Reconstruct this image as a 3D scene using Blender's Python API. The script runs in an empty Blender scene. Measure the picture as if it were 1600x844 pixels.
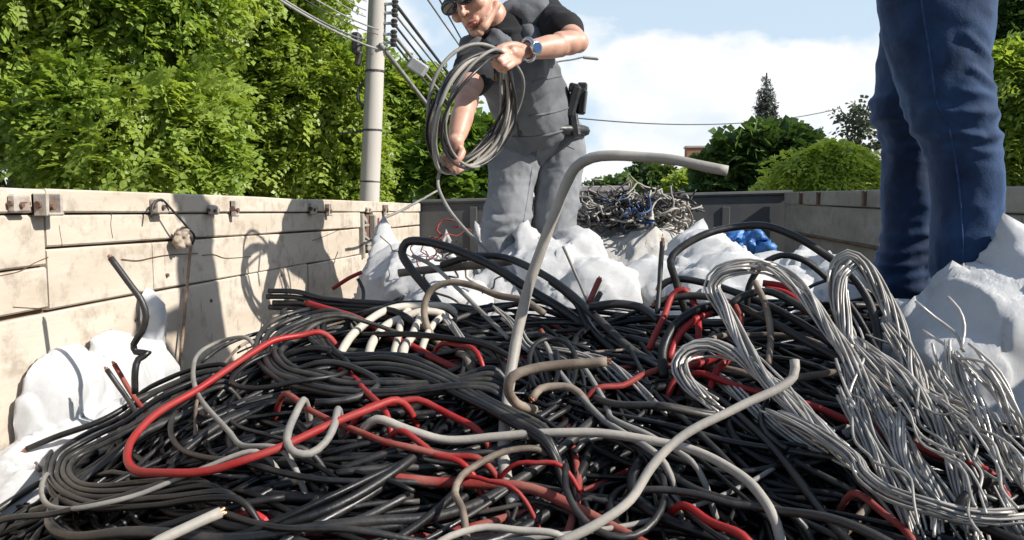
import bpy, math, random
import numpy as np
from mathutils import Vector, Matrix

# ------------------------------------------------------------------ camera, sky, sun, exposure
SC = bpy.context.scene
COL = SC.collection
R = math.radians
EZ = 1.95                      # eye height above the road
FPX = 1200.0                   # focal length in photo pixels (photo 1600 x 844)
cam_d = bpy.data.cameras.new('camera')
cam_d.sensor_width = 36.0
cam_d.lens = 36.0 * FPX / 1600.0
cam_d.clip_start = 0.02
cam_d.clip_end = 3000.0
cam = bpy.data.objects.new('camera', cam_d)
COL.objects.link(cam)
CAM_ROT = Matrix.Rotation(R(6.18), 3, 'Z') @ Matrix.Rotation(R(90 - 4.95), 3, 'X')
cam.matrix_world = Matrix.Translation((0, 0, EZ)) @ CAM_ROT.to_4x4()
SC.camera = cam

SUN = Vector((0.76, -0.185, 0.56)).normalized()
sun_el = math.asin(SUN.z)
sun_az = math.atan2(SUN.x, SUN.y)
sun_d = bpy.data.lights.new('sun', 'SUN')
sun_d.energy = 5.0
sun_d.angle = R(0.55)
sun_d.color = (1.0, 0.95, 0.87)
sun = bpy.data.objects.new('sun', sun_d)
sun.rotation_euler = SUN.to_track_quat('Z', 'Y').to_euler()
sun.location = (3, 1, 12)
COL.objects.link(sun)

SC.view_settings.view_transform = 'Standard'
SC.view_settings.look = 'None'
SC.view_settings.exposure = 0.60
SC.view_settings.gamma = 1.0
SC.view_settings.use_curve_mapping = False
SC.render.engine = 'CYCLES'
SC.cycles.use_denoising = True
SC.cycles.max_bounces = 6
SC.cycles.diffuse_bounces = 3
SC.cycles.glossy_bounces = 3
SC.cycles.transmission_bounces = 4
SC.cycles.caustics_reflective = False
SC.cycles.caustics_refractive = False


def build_world():
    w = bpy.data.worlds.new('World')
    SC.world = w
    w.use_nodes = True
    nt = w.node_tree
    nt.nodes.clear()
    N, L = nt.nodes.new, nt.links.new
    out = N('ShaderNodeOutputWorld')
    bg = N('ShaderNodeBackground')
    bg.inputs['Strength'].default_value = 0.10
    sky = N('ShaderNodeTexSky')
    sky.sky_type = 'NISHITA'
    sky.sun_disc = False
    sky.sun_elevation = sun_el
    sky.sun_rotation = sun_az
    sky.air_density = 1.0
    sky.dust_density = 0.6
    sky.ozone_density = 1.5
    tc = N('ShaderNodeTexCoord')
    sep = N('ShaderNodeSeparateXYZ')
    L(tc.outputs['Generated'], sep.inputs[0])
    mp = N('ShaderNodeMapping')
    mp.inputs['Scale'].default_value = (1.0, 1.0, 1.7)
    mp.inputs['Location'].default_value = (0.34, 0.1, 0.05)
    L(tc.outputs['Generated'], mp.inputs[0])
    big = N('ShaderNodeTexNoise')
    big.inputs['Scale'].default_value = 3.4
    big.inputs['Detail'].default_value = 7.0
    big.inputs['Roughness'].default_value = 0.5
    big.inputs['Distortion'].default_value = 0.25
    L(mp.outputs[0], big.inputs['Vector'])
    # cloud cover: bank near the horizon, wisps above
    el = N('ShaderNodeMapRange')
    el.inputs[1].default_value = 0.02
    el.inputs[2].default_value = 0.36
    el.inputs[3].default_value = 0.13
    el.inputs[4].default_value = -0.06
    L(sep.outputs['Z'], el.inputs[0])
    add = N('ShaderNodeMath')
    add.operation = 'ADD'
    L(big.outputs['Fac'], add.inputs[0])
    L(el.outputs[0], add.inputs[1])
    ramp = N('ShaderNodeValToRGB')
    ramp.color_ramp.elements[0].position = 0.545
    ramp.color_ramp.elements[1].position = 0.60
    L(add.outputs[0], ramp.inputs[0])
    # body of the cloud: soft grey-blue hollows
    sm = N('ShaderNodeTexNoise')
    sm.inputs['Scale'].default_value = 9.0
    sm.inputs['Detail'].default_value = 5.0
    L(mp.outputs[0], sm.inputs['Vector'])
    cr = N('ShaderNodeValToRGB')
    cr.color_ramp.elements[0].position = 0.33
    cr.color_ramp.elements[0].color = (5.4, 6.0, 6.6, 1)
    cr.color_ramp.elements[1].position = 0.55
    cr.color_ramp.elements[1].color = (6.9, 7.0, 7.1, 1)
    L(sm.outputs['Fac'], cr.inputs[0])
    veil = N('ShaderNodeMixRGB')        # thin high haze in front of the blue
    vr = N('ShaderNodeMapRange')
    vr.inputs[1].default_value = 0.0
    vr.inputs[2].default_value = 0.5
    vr.inputs[3].default_value = 0.9
    vr.inputs[4].default_value = 0.62
    L(sep.outputs['Z'], vr.inputs[0])
    # cloud and haze are thinned in the unseen sky behind, to deepen shade
    tow = N('ShaderNodeVectorMath'); tow.operation = 'DOT_PRODUCT'
    tow.inputs[1].default_value = (0.45, 0.89, 0.0)
    L(tc.outputs['Generated'], tow.inputs[0])
    tr = N('ShaderNodeMapRange')
    tr.inputs[1].default_value = -0.25
    tr.inputs[2].default_value = 0.45
    tr.inputs[3].default_value = 0.12
    tr.inputs[4].default_value = 1.0
    L(tow.outputs['Value'], tr.inputs[0])
    vm = N('ShaderNodeMath'); vm.operation = 'MULTIPLY'
    L(vr.outputs[0], vm.inputs[0]); L(tr.outputs[0], vm.inputs[1])
    L(vm.outputs[0], veil.inputs[0])
    veil.inputs[2].default_value = (4.7, 5.7, 6.6, 1)
    L(sky.outputs[0], veil.inputs[1])
    mix = N('ShaderNodeMixRGB')
    cm = N('ShaderNodeMath'); cm.operation = 'MULTIPLY'
    L(ramp.outputs[0], cm.inputs[0]); L(tr.outputs[0], cm.inputs[1])
    L(cm.outputs[0], mix.inputs[0])
    L(veil.outputs[0], mix.inputs[1])
    L(cr.outputs[0], mix.inputs[2])
    L(mix.outputs[0], bg.inputs['Color'])
    L(bg.outputs[0], out.inputs[0])


build_world()

# ------------------------------------------------------------------ helpers
rng = np.random.default_rng(7)
random.seed(7)


def ray(px, py):
    return CAM_ROT @ Vector(((px - 800) / FPX, -(py - 422) / FPX, -1.0))


def P(px, py, d):
    """point on the sight line of a photo pixel at d metres down the truck bed"""
    v = ray(px, py)
    return Vector((0, 0, EZ)) + v * (d / v.y)


def PX(px, py, x):
    v = ray(px, py)
    return Vector((0, 0, EZ)) + v * (x / v.x)


def tag(o, label=None, cat=None, group=None, kind=None):
    if label: o['label'] = label
    if cat: o['category'] = cat
    if group: o['group'] = group
    if kind: o['kind'] = kind
    return o


def empty(name, loc=(0, 0, 0), parent=None):
    o = bpy.data.objects.new(name, None)
    o.location = loc
    o.empty_display_size = 0.1
    COL.objects.link(o)
    if parent: o.parent = parent
    return o


def link(name, me, mat=None, parent=None, smooth=True):
    """link a mesh given in world coordinates; a child keeps its world place"""
    if smooth and len(me.polygons):
        me.polygons.foreach_set('use_smooth', np.ones(len(me.polygons), dtype=bool))
    o = bpy.data.objects.new(name, me)
    COL.objects.link(o)
    if mat: me.materials.append(mat)
    if parent:
        o.parent = parent
        o.matrix_parent_inverse = Matrix.Translation(-world_loc(parent))
    return o


def world_loc(o):
    v = Vector(o.location)
    if o.parent is not None:
        v = o.matrix_parent_inverse @ v
        v = v + world_loc(o.parent)
    return v


def mesh_np(name, v, f):
    v = np.asarray(v, dtype=np.float32)
    f = np.asarray(f, dtype=np.int32)
    me = bpy.data.meshes.new(name)
    n = f.shape[1]
    me.vertices.add(len(v))
    me.vertices.foreach_set('co', v.ravel())
    me.loops.add(f.size)
    me.loops.foreach_set('vertex_index', f.ravel())
    me.polygons.add(len(f))
    me.polygons.foreach_set('loop_start', np.arange(0, f.size, n, dtype=np.int32))
    me.polygons.foreach_set('loop_total', np.full(len(f), n, dtype=np.int32))
    me.update(calc_edges=True)
    me.validate()
    return me


class MB:
    """collects faces of boxes, tubes, prisms into one mesh"""
    def __init__(s):
        s.v, s.f = [], []

    def add(s, v, f):
        o = len(s.v)
        s.v.extend([tuple(p) for p in v])
        s.f.extend([tuple(i + o for i in q) for q in f])
        return s

    def box(s, c, size, rot=None, bev=0.0):
        c = Vector(c)
        hx, hy, hz = [q / 2 for q in size]
        b = min(bev, hx * .9, hy * .9, hz * .9)
        vs, fs = [], []
        if b <= 0:
            for x in (-hx, hx):
                for y in (-hy, hy):
                    for z in (-hz, hz):
                        vs.append(Vector((x, y, z)))
            fs = [(0, 1, 3, 2), (4, 6, 7, 5), (0, 4, 5, 1), (2, 3, 7, 6), (0, 2, 6, 4), (1, 5, 7, 3)]
        else:
            idx = {}
            for sx in (-1, 1):
                for sy in (-1, 1):
                    for sz in (-1, 1):
                        for a in range(3):
                            p = [sx * (hx - b), sy * (hy - b), sz * (hz - b)]
                            p[a] = (sx * hx, sy * hy, sz * hz)[a]
                            idx[(sx, sy, sz, a)] = len(vs)
                            vs.append(Vector(p))
            for a in range(3):
                u, w = [(1, 2), (2, 0), (0, 1)][a]
                for sg in (-1, 1):
                    ring = []
                    for (su, sw) in ((-1, -1), (1, -1), (1, 1), (-1, 1)):
                        k = [0, 0, 0]; k[a] = sg; k[u] = su; k[w] = sw
                        ring.append(idx[(k[0], k[1], k[2], a)])
                    fs.append(tuple(ring if sg > 0 else ring[::-1]))
            for a in range(3):
                u, w = [(1, 2), (2, 0), (0, 1)][a]
                for su in (-1, 1):
                    for sw in (-1, 1):
                        q = []
                        for (sa, ax) in ((-1, u), (1, u), (1, w), (-1, w)):
                            k = [0, 0, 0]; k[a] = sa; k[u] = su; k[w] = sw
                            q.append(idx[(k[0], k[1], k[2], ax)])
                        if su * sw < 0: q = q[::-1]
                        fs.append(tuple(q[::-1]))
            for sx in (-1, 1):
                for sy in (-1, 1):
                    for sz in (-1, 1):
                        t = [idx[(sx, sy, sz, a)] for a in range(3)]
                        if sx * sy * sz < 0: t = t[::-1]
                        fs.append(tuple(t))
        if rot is not None:
            vs = [rot @ p for p in vs]
        return s.add([p + c for p in vs], fs)

    def tube(s, pts, rad, n=8, caps=True):
        v, f = tube_arrays(pts, rad, n)
        s.add(v, f)
        return s

    def build(s, name, mat=None, parent=None, smooth=False):
        me = bpy.data.meshes.new(name)
        me.from_pydata(s.v, [], s.f)
        me.update()
        return link(name, me, mat, parent, smooth)


def catmull(ctrl, step=0.02, closed=False):
    c = np.array([tuple(p) for p in ctrl], dtype=float)
    if len(c) == 2:
        n = max(2, int(np.linalg.norm(c[1] - c[0]) / step))
        t = np.linspace(0, 1, n + 1)[:, None]
        return c[0] * (1 - t) + c[1] * t
    pad = np.vstack([2 * c[0] - c[1], c, 2 * c[-1] - c[-2]])
    out = []
    for i in range(1, len(pad) - 2):
        p0, p1, p2, p3 = pad[i - 1:i + 3]
        d01 = max(np.linalg.norm(p1 - p0), 1e-6) ** 0.5
        d12 = max(np.linalg.norm(p2 - p1), 1e-6) ** 0.5
        d23 = max(np.linalg.norm(p3 - p2), 1e-6) ** 0.5
        m1 = (p2 - p1) + d12 * ((p1 - p0) / d01 - (p2 - p0) / (d01 + d12))
        m2 = (p2 - p1) + d12 * ((p3 - p2) / d23 - (p3 - p1) / (d12 + d23))
        n = max(2, int(np.linalg.norm(p2 - p1) / step))
        t = np.linspace(0, 1, n, endpoint=False)[:, None]
        out.append((2 * t**3 - 3 * t**2 + 1) * p1 + (t**3 - 2 * t**2 + t) * m1
                   + (-2 * t**3 + 3 * t**2) * p2 + (t**3 - t**2) * m2)
    out.append(c[-1][None])
    return np.vstack(out)


def frames(pts):
    p = np.asarray(pts, dtype=float)
    t = np.gradient(p, axis=0)
    t /= np.maximum(np.linalg.norm(t, axis=1, keepdims=True), 1e-9)
    a = np.array([0, 0, 1.0]) if abs(t[0][2]) < .9 else np.array([1.0, 0, 0])
    u = np.zeros_like(p)
    q = np.cross(t[0], a); q /= np.linalg.norm(q)
    u[0] = q
    for i in range(1, len(p)):
        q = q - t[i] * np.dot(q, t[i])
        q /= max(np.linalg.norm(q), 1e-9)
        u[i] = q
    w = np.cross(t, u)
    return t, u, w


def tube_arrays(pts, rad, n=8, flat=1.0):
    p = np.asarray([tuple(q) for q in pts], dtype=float)
    m = len(p)
    r = np.full(m, rad, dtype=float) if np.isscalar(rad) else np.asarray(rad, dtype=float)
    t, u, w = frames(p)
    a = np.linspace(0, 2 * np.pi, n, endpoint=False)
    ring = (np.cos(a)[None, :, None] * u[:, None, :] + flat * np.sin(a)[None, :, None] * w[:, None, :])
    v = (p[:, None, :] + r[:, None, None] * ring).reshape(-1, 3)
    i = np.arange(m - 1)[:, None] * n
    j = np.arange(n)[None, :]
    k = (j + 1) % n
    f = np.stack([i + j, i + k, i + n + k, i + n + j], -1).reshape(-1, 4)
    faces = [tuple(q) for q in f.tolist()]
    faces.append(tuple(range(n - 1, -1, -1)))
    faces.append(tuple(range((m - 1) * n, m * n)))
    return v.tolist(), faces


def tube_obj(name, pts, rad, mat, parent=None, n=8, flat=1.0):
    v, f = tube_arrays(pts, rad, n, flat)
    me = bpy.data.meshes.new(name)
    me.from_pydata(v, [], f)
    me.update()
    return link(name, me, mat, parent)


# ---- value noise in numpy
def _hash(ix, iy, iz, seed):
    h = (ix.astype(np.int64) * 374761393 + iy.astype(np.int64) * 668265263
         + iz.astype(np.int64) * 2147483647 + seed * 1274126177) & 0xffffffff
    h = ((h ^ (h >> 13)) * 1274126177) & 0xffffffff
    h = ((h ^ (h >> 16)) * 2246822519) & 0xffffffff
    return ((h ^ (h >> 15)) & 0xffff) / 65535.0


def vnoise(p, scale=1.0, seed=0):
    p = np.asarray(p, dtype=float) * scale + 100.37
    i = np.floor(p).astype(np.int64)
    f = p - i
    f = f * f * f * (f * (f * 6 - 15) + 10)
    x, y, z = i[..., 0], i[..., 1], i[..., 2]
    fx, fy, fz = f[..., 0], f[..., 1], f[..., 2]
    def c(a, b, d): return _hash(x + a, y + b, z + d, seed)
    x00 = c(0,0,0) * (1 - fx) + c(1,0,0) * fx
    x10 = c(0,1,0) * (1 - fx) + c(1,1,0) * fx
    x01 = c(0,0,1) * (1 - fx) + c(1,0,1) * fx
    x11 = c(0,1,1) * (1 - fx) + c(1,1,1) * fx
    y0 = x00 * (1 - fy) + x10 * fy
    y1 = x01 * (1 - fy) + x11 * fy
    return (y0 * (1 - fz) + y1 * fz) * 2 - 1


def fbm(p, scale=1.0, seed=0, octs=3):
    s, a = 0, 1.0
    for k in range(octs):
        s = s + a * vnoise(p, scale * 2.03**k, seed + k)
        a *= 0.5
    return s


def ridged(p, scale=1.0, seed=0, octs=3):
    s, a = 0, 1.0
    for k in range(octs):
        s = s + a * (1 - 2.2 * np.abs(vnoise(p, scale * 1.9**k, seed + 11 * k)))
        a *= 0.5
    return s


def worley(p, scale=1.0, seed=0):
    """distance to the nearest and second nearest of scattered points"""
    p = np.asarray(p, float) * scale + 57.3
    i = np.floor(p).astype(np.int64)
    f1 = np.full(len(p), 9.0); f2 = np.full(len(p), 9.0)
    for a in (-1, 0, 1):
        for b in (-1, 0, 1):
            for c in (-1, 0, 1):
                x, y, z = i[:, 0] + a, i[:, 1] + b, i[:, 2] + c
                q = np.stack([x + _hash(x, y, z, seed), y + _hash(x, y, z, seed + 1), z + _hash(x, y, z, seed + 2)], 1)
                d = np.linalg.norm(q - p, axis=1)
                f2 = np.where(d < f1, f1, np.minimum(f2, d))
                f1 = np.minimum(f1, d)
    return f1, f2


# ---- smooth solids: distance field + surface nets
RS = 1.0      # size of the figure being modelled


class Solid:
    def __init__(s, vox):
        s.vox = vox * RS
        s.pr = []

    def cap(s, a, ra, b, rb, k=0.02, sub=False, flat=None):
        s.pr.append(('c', np.array(a, float), ra * RS, np.array(b, float), rb * RS, k * RS, sub, flat))
        return s

    def chain(s, pts, k=0.012):
        for (a, ra), (b, rb) in zip(pts[:-1], pts[1:]):
            s.cap(a, ra, b, rb, k)
        return s

    def ell(s, c, r, rot=None, k=0.02, sub=False):
        """rot: 3 column axes"""
        s.pr.append(('e', np.array(c, float), np.array(r, float) * RS,
                     np.eye(3) if rot is None else np.array(rot, float), 0, k * RS, sub, None))
        return s

    def bounds(s, p):
        if p[0] == 'c':
            m = max(p[2], p[4])
            if p[7] is not None: m *= max(1, p[7][1])
            return np.minimum(p[1], p[3]) - m, np.maximum(p[1], p[3]) + m
        m = max(p[2])
        return p[1] - m, p[1] + m

    def mesh(s, name):
        lo = np.min([s.bounds(p)[0] for p in s.pr if not p[6]], axis=0) - 4 * s.vox
        hi = np.max([s.bounds(p)[1] for p in s.pr if not p[6]], axis=0) + 4 * s.vox
        dim = np.ceil((hi - lo) / s.vox).astype(int) + 1
        D = np.full(dim, 0.08, dtype=np.float32)
        ax = [lo[i] + s.vox * np.arange(dim[i]) for i in range(3)]
        for p in s.pr:
            a, b = s.bounds(p)
            k = p[5]
            m = max(0.03, 1.5 * k) + 2 * s.vox
            i0 = np.maximum(np.floor((a - m - lo) / s.vox).astype(int), 0)
            i1 = np.minimum(np.ceil((b + m - lo) / s.vox).astype(int) + 1, dim)
            if np.any(i1 <= i0): continue
            sl = tuple(slice(i0[q], i1[q]) for q in range(3))
            X, Y, Z = np.meshgrid(*[ax[q][sl[q]] for q in range(3)], indexing='ij')
            pt = np.stack([X, Y, Z], -1)
            if p[0] == 'c':
                q = pt - p[1]
                ab = p[3] - p[1]
                if p[7] is not None:          # flat = (axis, factor)
                    n, fac = np.array(p[7][0], float), p[7][1]
                    n = n / np.linalg.norm(n)
                    q = q + (q @ n)[..., None] * n * (1 / fac - 1)
                    ab = ab + (ab @ n) * n * (1 / fac - 1)
                t = np.clip((q @ ab) / max(ab @ ab, 1e-12), 0, 1)
                d = np.linalg.norm(q - t[..., None] * ab, axis=-1) - (p[2] + (p[4] - p[2]) * t)
            else:
                q = (pt - p[1]) @ p[3]
                kk = np.linalg.norm(q / p[2], axis=-1)
                k2 = np.linalg.norm(q / (p[2]**2), axis=-1)
                d = kk * (kk - 1) / np.maximum(k2, 1e-6)
            cur = D[sl]
            if p[6]:
                d = -d
                h = np.maximum(k - np.abs(cur - d), 0) / k
                D[sl] = np.maximum(cur, d) + h * h * k / 4
            else:
                h = np.maximum(k - np.abs(cur - d), 0) / k
                D[sl] = np.minimum(cur, d) + h * h * k / 4
        return surface_nets(name, D, lo, s.vox)


def surface_nets(name, D, lo, vox):
    S = D < 0
    cs = [(i, j, k) for i in (0, 1) for j in (0, 1) for k in (0, 1)]
    n = [q - 1 for q in D.shape]
    def corner(A, c): return A[c[0]:c[0] + n[0], c[1]:c[1] + n[1], c[2]:c[2] + n[2]]
    cnt = sum(corner(S, c).astype(np.int8) for c in cs)
    cell = (cnt > 0) & (cnt < 8)
    idx = np.argwhere(cell)
    acc = np.zeros((len(idx), 3)); num = np.zeros(len(idx))
    for a in cs:
        for ax in range(3):
            if a[ax]: continue
            b = list(a); b[ax] = 1
            da = D[idx[:, 0] + a[0], idx[:, 1] + a[1], idx[:, 2] + a[2]]
            db = D[idx[:, 0] + b[0], idx[:, 1] + b[1], idx[:, 2] + b[2]]
            m = (da < 0) != (db < 0)
            t = np.where(m, da / np.where(m, da - db, 1), 0)
            pos = np.array(a, float)[None].repeat(len(idx), 0)
            pos[:, ax] += t
            acc += pos * m[:, None]; num += m
    v = (idx + acc / num[:, None]) * vox + lo
    vid = np.full(cell.shape, -1, dtype=np.int64)
    vid[tuple(idx.T)] = np.arange(len(idx))
    faces = []
    for ax in range(3):
        o1, o2 = [q for q in range(3) if q != ax]
        A = S.take(range(0, S.shape[ax] - 1), axis=ax)
        B = S.take(range(1, S.shape[ax]), axis=ax)
        e = np.argwhere(A != B)
        e = e[(e[:, o1] > 0) & (e[:, o2] > 0) & (e[:, o1] < n[o1]) & (e[:, o2] < n[o2])]
        sg = A[tuple(e.T)]
        q = []
        for (a, b) in ((-1, -1), (0, -1), (0, 0), (-1, 0)):
            c = e.copy(); c[:, o1] += a; c[:, o2] += b
            q.append(vid[tuple(c.T)])
        q = np.stack(q, 1)
        flip = sg if ax != 1 else ~sg
        q[~flip] = q[~flip][:, ::-1]
        faces.append(q)
    f = np.vstack(faces)
    f = f[(f >= 0).all(1)]
    return mesh_np(name, v, f)


def get_v(me):
    v = np.empty(len(me.vertices) * 3, dtype=np.float32)
    me.vertices.foreach_get('co', v)
    return v.reshape(-1, 3).astype(float)


def get_n(me):
    v = np.empty(len(me.vertices) * 3, dtype=np.float32)
    me.vertex_normals.foreach_get('vector', v)
    return v.reshape(-1, 3).astype(float)


def set_v(me, v):
    me.vertices.foreach_set('co', np.asarray(v, dtype=np.float32).ravel())
    me.update()


def relax(me, it=2, lam=0.5):
    v = get_v(me)
    e = np.empty(len(me.edges) * 2, dtype=np.int32)
    me.edges.foreach_get('vertices', e)
    e = e.reshape(-1, 2)
    deg = np.bincount(e.ravel(), minlength=len(v))[:, None].astype(float)
    for k in range(it):
        s = np.zeros_like(v)
        for q in range(3):
            s[:, q] = np.bincount(e[:, 0], v[e[:, 1], q], len(v)) + np.bincount(e[:, 1], v[e[:, 0], q], len(v))
        v = v + lam * (s / np.maximum(deg, 1) - v)
    set_v(me, v)
    return me


def displace(me, fn):
    v, n = get_v(me), get_n(me)
    set_v(me, v + n * fn(v, n)[:, None])
    return me


# ------------------------------------------------------------------ materials
def new_mat(name):
    m = bpy.data.materials.new(name)
    m.use_nodes = True
    nt = m.node_tree
    b = nt.nodes['Principled BSDF']
    return m, nt, b


def noise_node(nt, scale, detail=4, rough=0.55, coord='Object', stretch=None):
    tc = nt.nodes.new('ShaderNodeTexCoord')
    n = nt.nodes.new('ShaderNodeTexNoise')
    n.inputs['Scale'].default_value = scale
    n.inputs['Detail'].default_value = detail
    n.inputs['Roughness'].default_value = rough
    src = tc.outputs[coord]
    if stretch:
        mp = nt.nodes.new('ShaderNodeMapping')
        mp.inputs['Scale'].default_value = stretch
        nt.links.new(src, mp.inputs[0])
        src = mp.outputs[0]
    nt.links.new(src, n.inputs['Vector'])
    return n


def ramp_node(nt, fac, stops):
    r = nt.nodes.new('ShaderNodeValToRGB')
    el = r.color_ramp.elements
    while len(el) < len(stops): el.new(0.5)
    for e, (p, c) in zip(el, stops):
        e.position = p
        e.color = (*c, 1)
    nt.links.new(fac, r.inputs[0])
    return r


def mat(name, c1, c2=None, scale=8.0, rough=0.6, metal=0.0, bump=0.0, bscale=None, spec=0.5,
        stretch=None, lo=0.35, hi=0.65, detail=5, rough2=None, sheen=0.0, bdist=0.005):
    m, nt, b = new_mat(name)
    b.inputs['Roughness'].default_value = rough
    b.inputs['Metallic'].default_value = metal
    b.inputs['Specular IOR Level'].default_value = spec
    if sheen: b.inputs['Sheen Weight'].default_value = sheen
    if c2 is None:
        c2 = tuple(q * 0.8 for q in c1)
    n = noise_node(nt, scale, detail, stretch=stretch)
    r = ramp_node(nt, n.outputs['Fac'], [(lo, c1), (hi, c2)])
    nt.links.new(r.outputs[0], b.inputs['Base Color'])
    if rough2 is not None:
        rr = ramp_node(nt, n.outputs['Fac'], [(lo, (rough,) * 3), (hi, (rough2,) * 3)])
        nt.links.new(rr.outputs[0], b.inputs['Roughness'])
    if bump:
        n2 = noise_node(nt, bscale or scale * 4, 5, stretch=stretch)
        bp = nt.nodes.new('ShaderNodeBump')
        bp.inputs['Strength'].default_value = bump
        bp.inputs['Distance'].default_value = bdist
        nt.links.new(n2.outputs['Fac'], bp.inputs['Height'])
        nt.links.new(bp.outputs[0], b.inputs['Normal'])
    return m


def leaf_mat(name, dark, light, trans, scale=1.3, tw=0.35):
    m, nt, b = new_mat(name)
    n = noise_node(nt, scale, 3)
    n2 = noise_node(nt, 23.0, 2)
    ad = nt.nodes.new('ShaderNodeMath'); ad.operation = 'MULTIPLY_ADD'
    ad.inputs[1].default_value = 0.6
    nt.links.new(n2.outputs['Fac'], ad.inputs[0])
    hf = nt.nodes.new('ShaderNodeMath'); hf.operation = 'MULTIPLY'
    hf.inputs[1].default_value = 0.45
    nt.links.new(n.outputs['Fac'], hf.inputs[0])
    nt.links.new(hf.outputs[0], ad.inputs[2])
    r = ramp_node(nt, ad.outputs[0], [(0.40, dark), (0.64, light)])
    nt.links.new(r.outputs[0], b.inputs['Base Color'])
    b.inputs['Roughness'].default_value = 0.42
    b.inputs['Specular IOR Level'].default_value = 0.45
    t = nt.nodes.new('ShaderNodeBsdfTranslucent')
    mx = nt.nodes.new('ShaderNodeMixRGB'); mx.blend_type = 'MULTIPLY'
    mx.inputs[0].default_value = 1.0
    mx.inputs[2].default_value = (*trans, 1)
    nt.links.new(r.outputs[0], mx.inputs[1])
    nt.links.new(mx.outputs[0], t.inputs['Color'])
    ms = nt.nodes.new('ShaderNodeMixShader')
    ms.inputs[0].default_value = tw
    nt.links.new(b.outputs[0], ms.inputs[1])
    nt.links.new(t.outputs[0], ms.inputs[2])
    out = nt.nodes['Material Output']
    nt.links.new(ms.outputs[0], out.inputs['Surface'])
    return m
# ------------------------------------------------------------------ ground, road, pavements
XL, XR, YB = -1.15, 1.176, 5.0        # inside faces of the truck bed
ZF = EZ - 0.86                        # bed floor

M_grass = mat('grass_soil', (0.06, 0.09, 0.03), (0.14, 0.12, 0.06), 1.5, 0.95, bump=0.4)
M_asphalt = mat('asphalt', (0.045, 0.045, 0.048), (0.07, 0.068, 0.065), 3.0, 0.9, bump=0.5, bscale=90)
M_pave = mat('pavement_concrete', (0.28, 0.26, 0.24), (0.38, 0.36, 0.33), 2.0, 0.9, bump=0.3)
M_paint = mat('road_paint', (0.72, 0.72, 0.68), (0.5, 0.5, 0.48), 9.0, 0.8)


def sheet(name, x0, x1, y0, y1, z, m, seg=1):
    b = MB()
    b.add([(x0, y0, z), (x1, y0, z), (x1, y1, z), (x0, y1, z)], [(0, 1, 2, 3)])
    return tag(b.build(name, m), kind='structure')


sheet('ground', -1500, 1500, -1500, 1500, 0.0, M_grass)
sheet('road', -2.3, 5.6, -300, 600, 0.004, M_asphalt)
for x0, x1, nm in ((-4.3, -2.3, 'pavement'), (5.6, 7.6, 'pavement')):
    b = MB(); b.box(((x0 + x1) / 2, 150, 0.06), (x1 - x0, 900, 0.14), bev=0.015)
    tag(b.build(nm, M_pave), kind='structure')
b = MB()
for k in range(-6, 60):
    b.add([(1.9, k * 6, 0.008), (2.02, k * 6, 0.008), (2.02, k * 6 + 3, 0.008), (1.9, k * 6 + 3, 0.008)], [(0, 1, 2, 3)])
tag(b.build('road_markings', M_paint), kind='structure')

# ------------------------------------------------------------------ truck bed
M_steel_dark = mat('dark_grey_steel', (0.050, 0.051, 0.054), (0.085, 0.083, 0.08), 3.0, 0.62, bump=0.25, bscale=14, spec=0.4)
M_rust = mat('rusty_steel', (0.075, 0.040, 0.026), (0.15, 0.085, 0.058), 14, 0.85, bump=0.5)


def plank_mat(name, a, b_, stain, dirt):
    m, nt, bs = new_mat(name)
    n1 = noise_node(nt, 5.0, 6, 0.6, stretch=(1, 0.35, 1.6))
    r1 = ramp_node(nt, n1.outputs['Fac'], [(0.34, b_), (0.62, a)])
    n2 = noise_node(nt, 16.0, 8, 0.68)
    r2 = ramp_node(nt, n2.outputs['Fac'], [(0.50, (0, 0, 0)), (0.66, (1, 1, 1))])
    mx = nt.nodes.new('ShaderNodeMixRGB')
    mx.inputs[2].default_value = (*stain, 1)
    sc = nt.nodes.new('ShaderNodeMath'); sc.operation = 'MULTIPLY'; sc.inputs[1].default_value = 0.8
    nt.links.new(r2.outputs[0], sc.inputs[0])
    nt.links.new(sc.outputs[0], mx.inputs[0])
    nt.links.new(r1.outputs[0], mx.inputs[1])
    # thin dark scuffs and drips
    n3 = noise_node(nt, 7.0, 9, 0.72, stretch=(1, 5.0, 0.8))
    r3 = ramp_node(nt, n3.outputs['Fac'], [(0.62, (0, 0, 0)), (0.68, (1, 1, 1))])
    mx2 = nt.nodes.new('ShaderNodeMixRGB')
    mx2.inputs[2].default_value = (*dirt, 1)
    s3 = nt.nodes.new('ShaderNodeMath'); s3.operation = 'MULTIPLY'; s3.inputs[1].default_value = 0.9
    nt.links.new(r3.outputs[0], s3.inputs[0])
    nt.links.new(s3.outputs[0], mx2.inputs[0])
    nt.links.new(mx.outputs[0], mx2.inputs[1])
    nt.links.new(mx2.outputs[0], bs.inputs['Base Color'])
    bs.inputs['Roughness'].default_value = 0.8
    bs.inputs['Specular IOR Level'].default_value = 0.25
    n4 = noise_node(nt, 28.0, 8, 0.65, stretch=(1, 0.4, 1))
    bp = nt.nodes.new('ShaderNodeBump'); bp.inputs['Strength'].default_value = 0.5; bp.inputs['Distance'].default_value = 0.004
    nt.links.new(n4.outputs['Fac'], bp.inputs['Height'])
    nt.links.new(bp.outputs[0], bs.inputs['Normal'])
    return m


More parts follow.
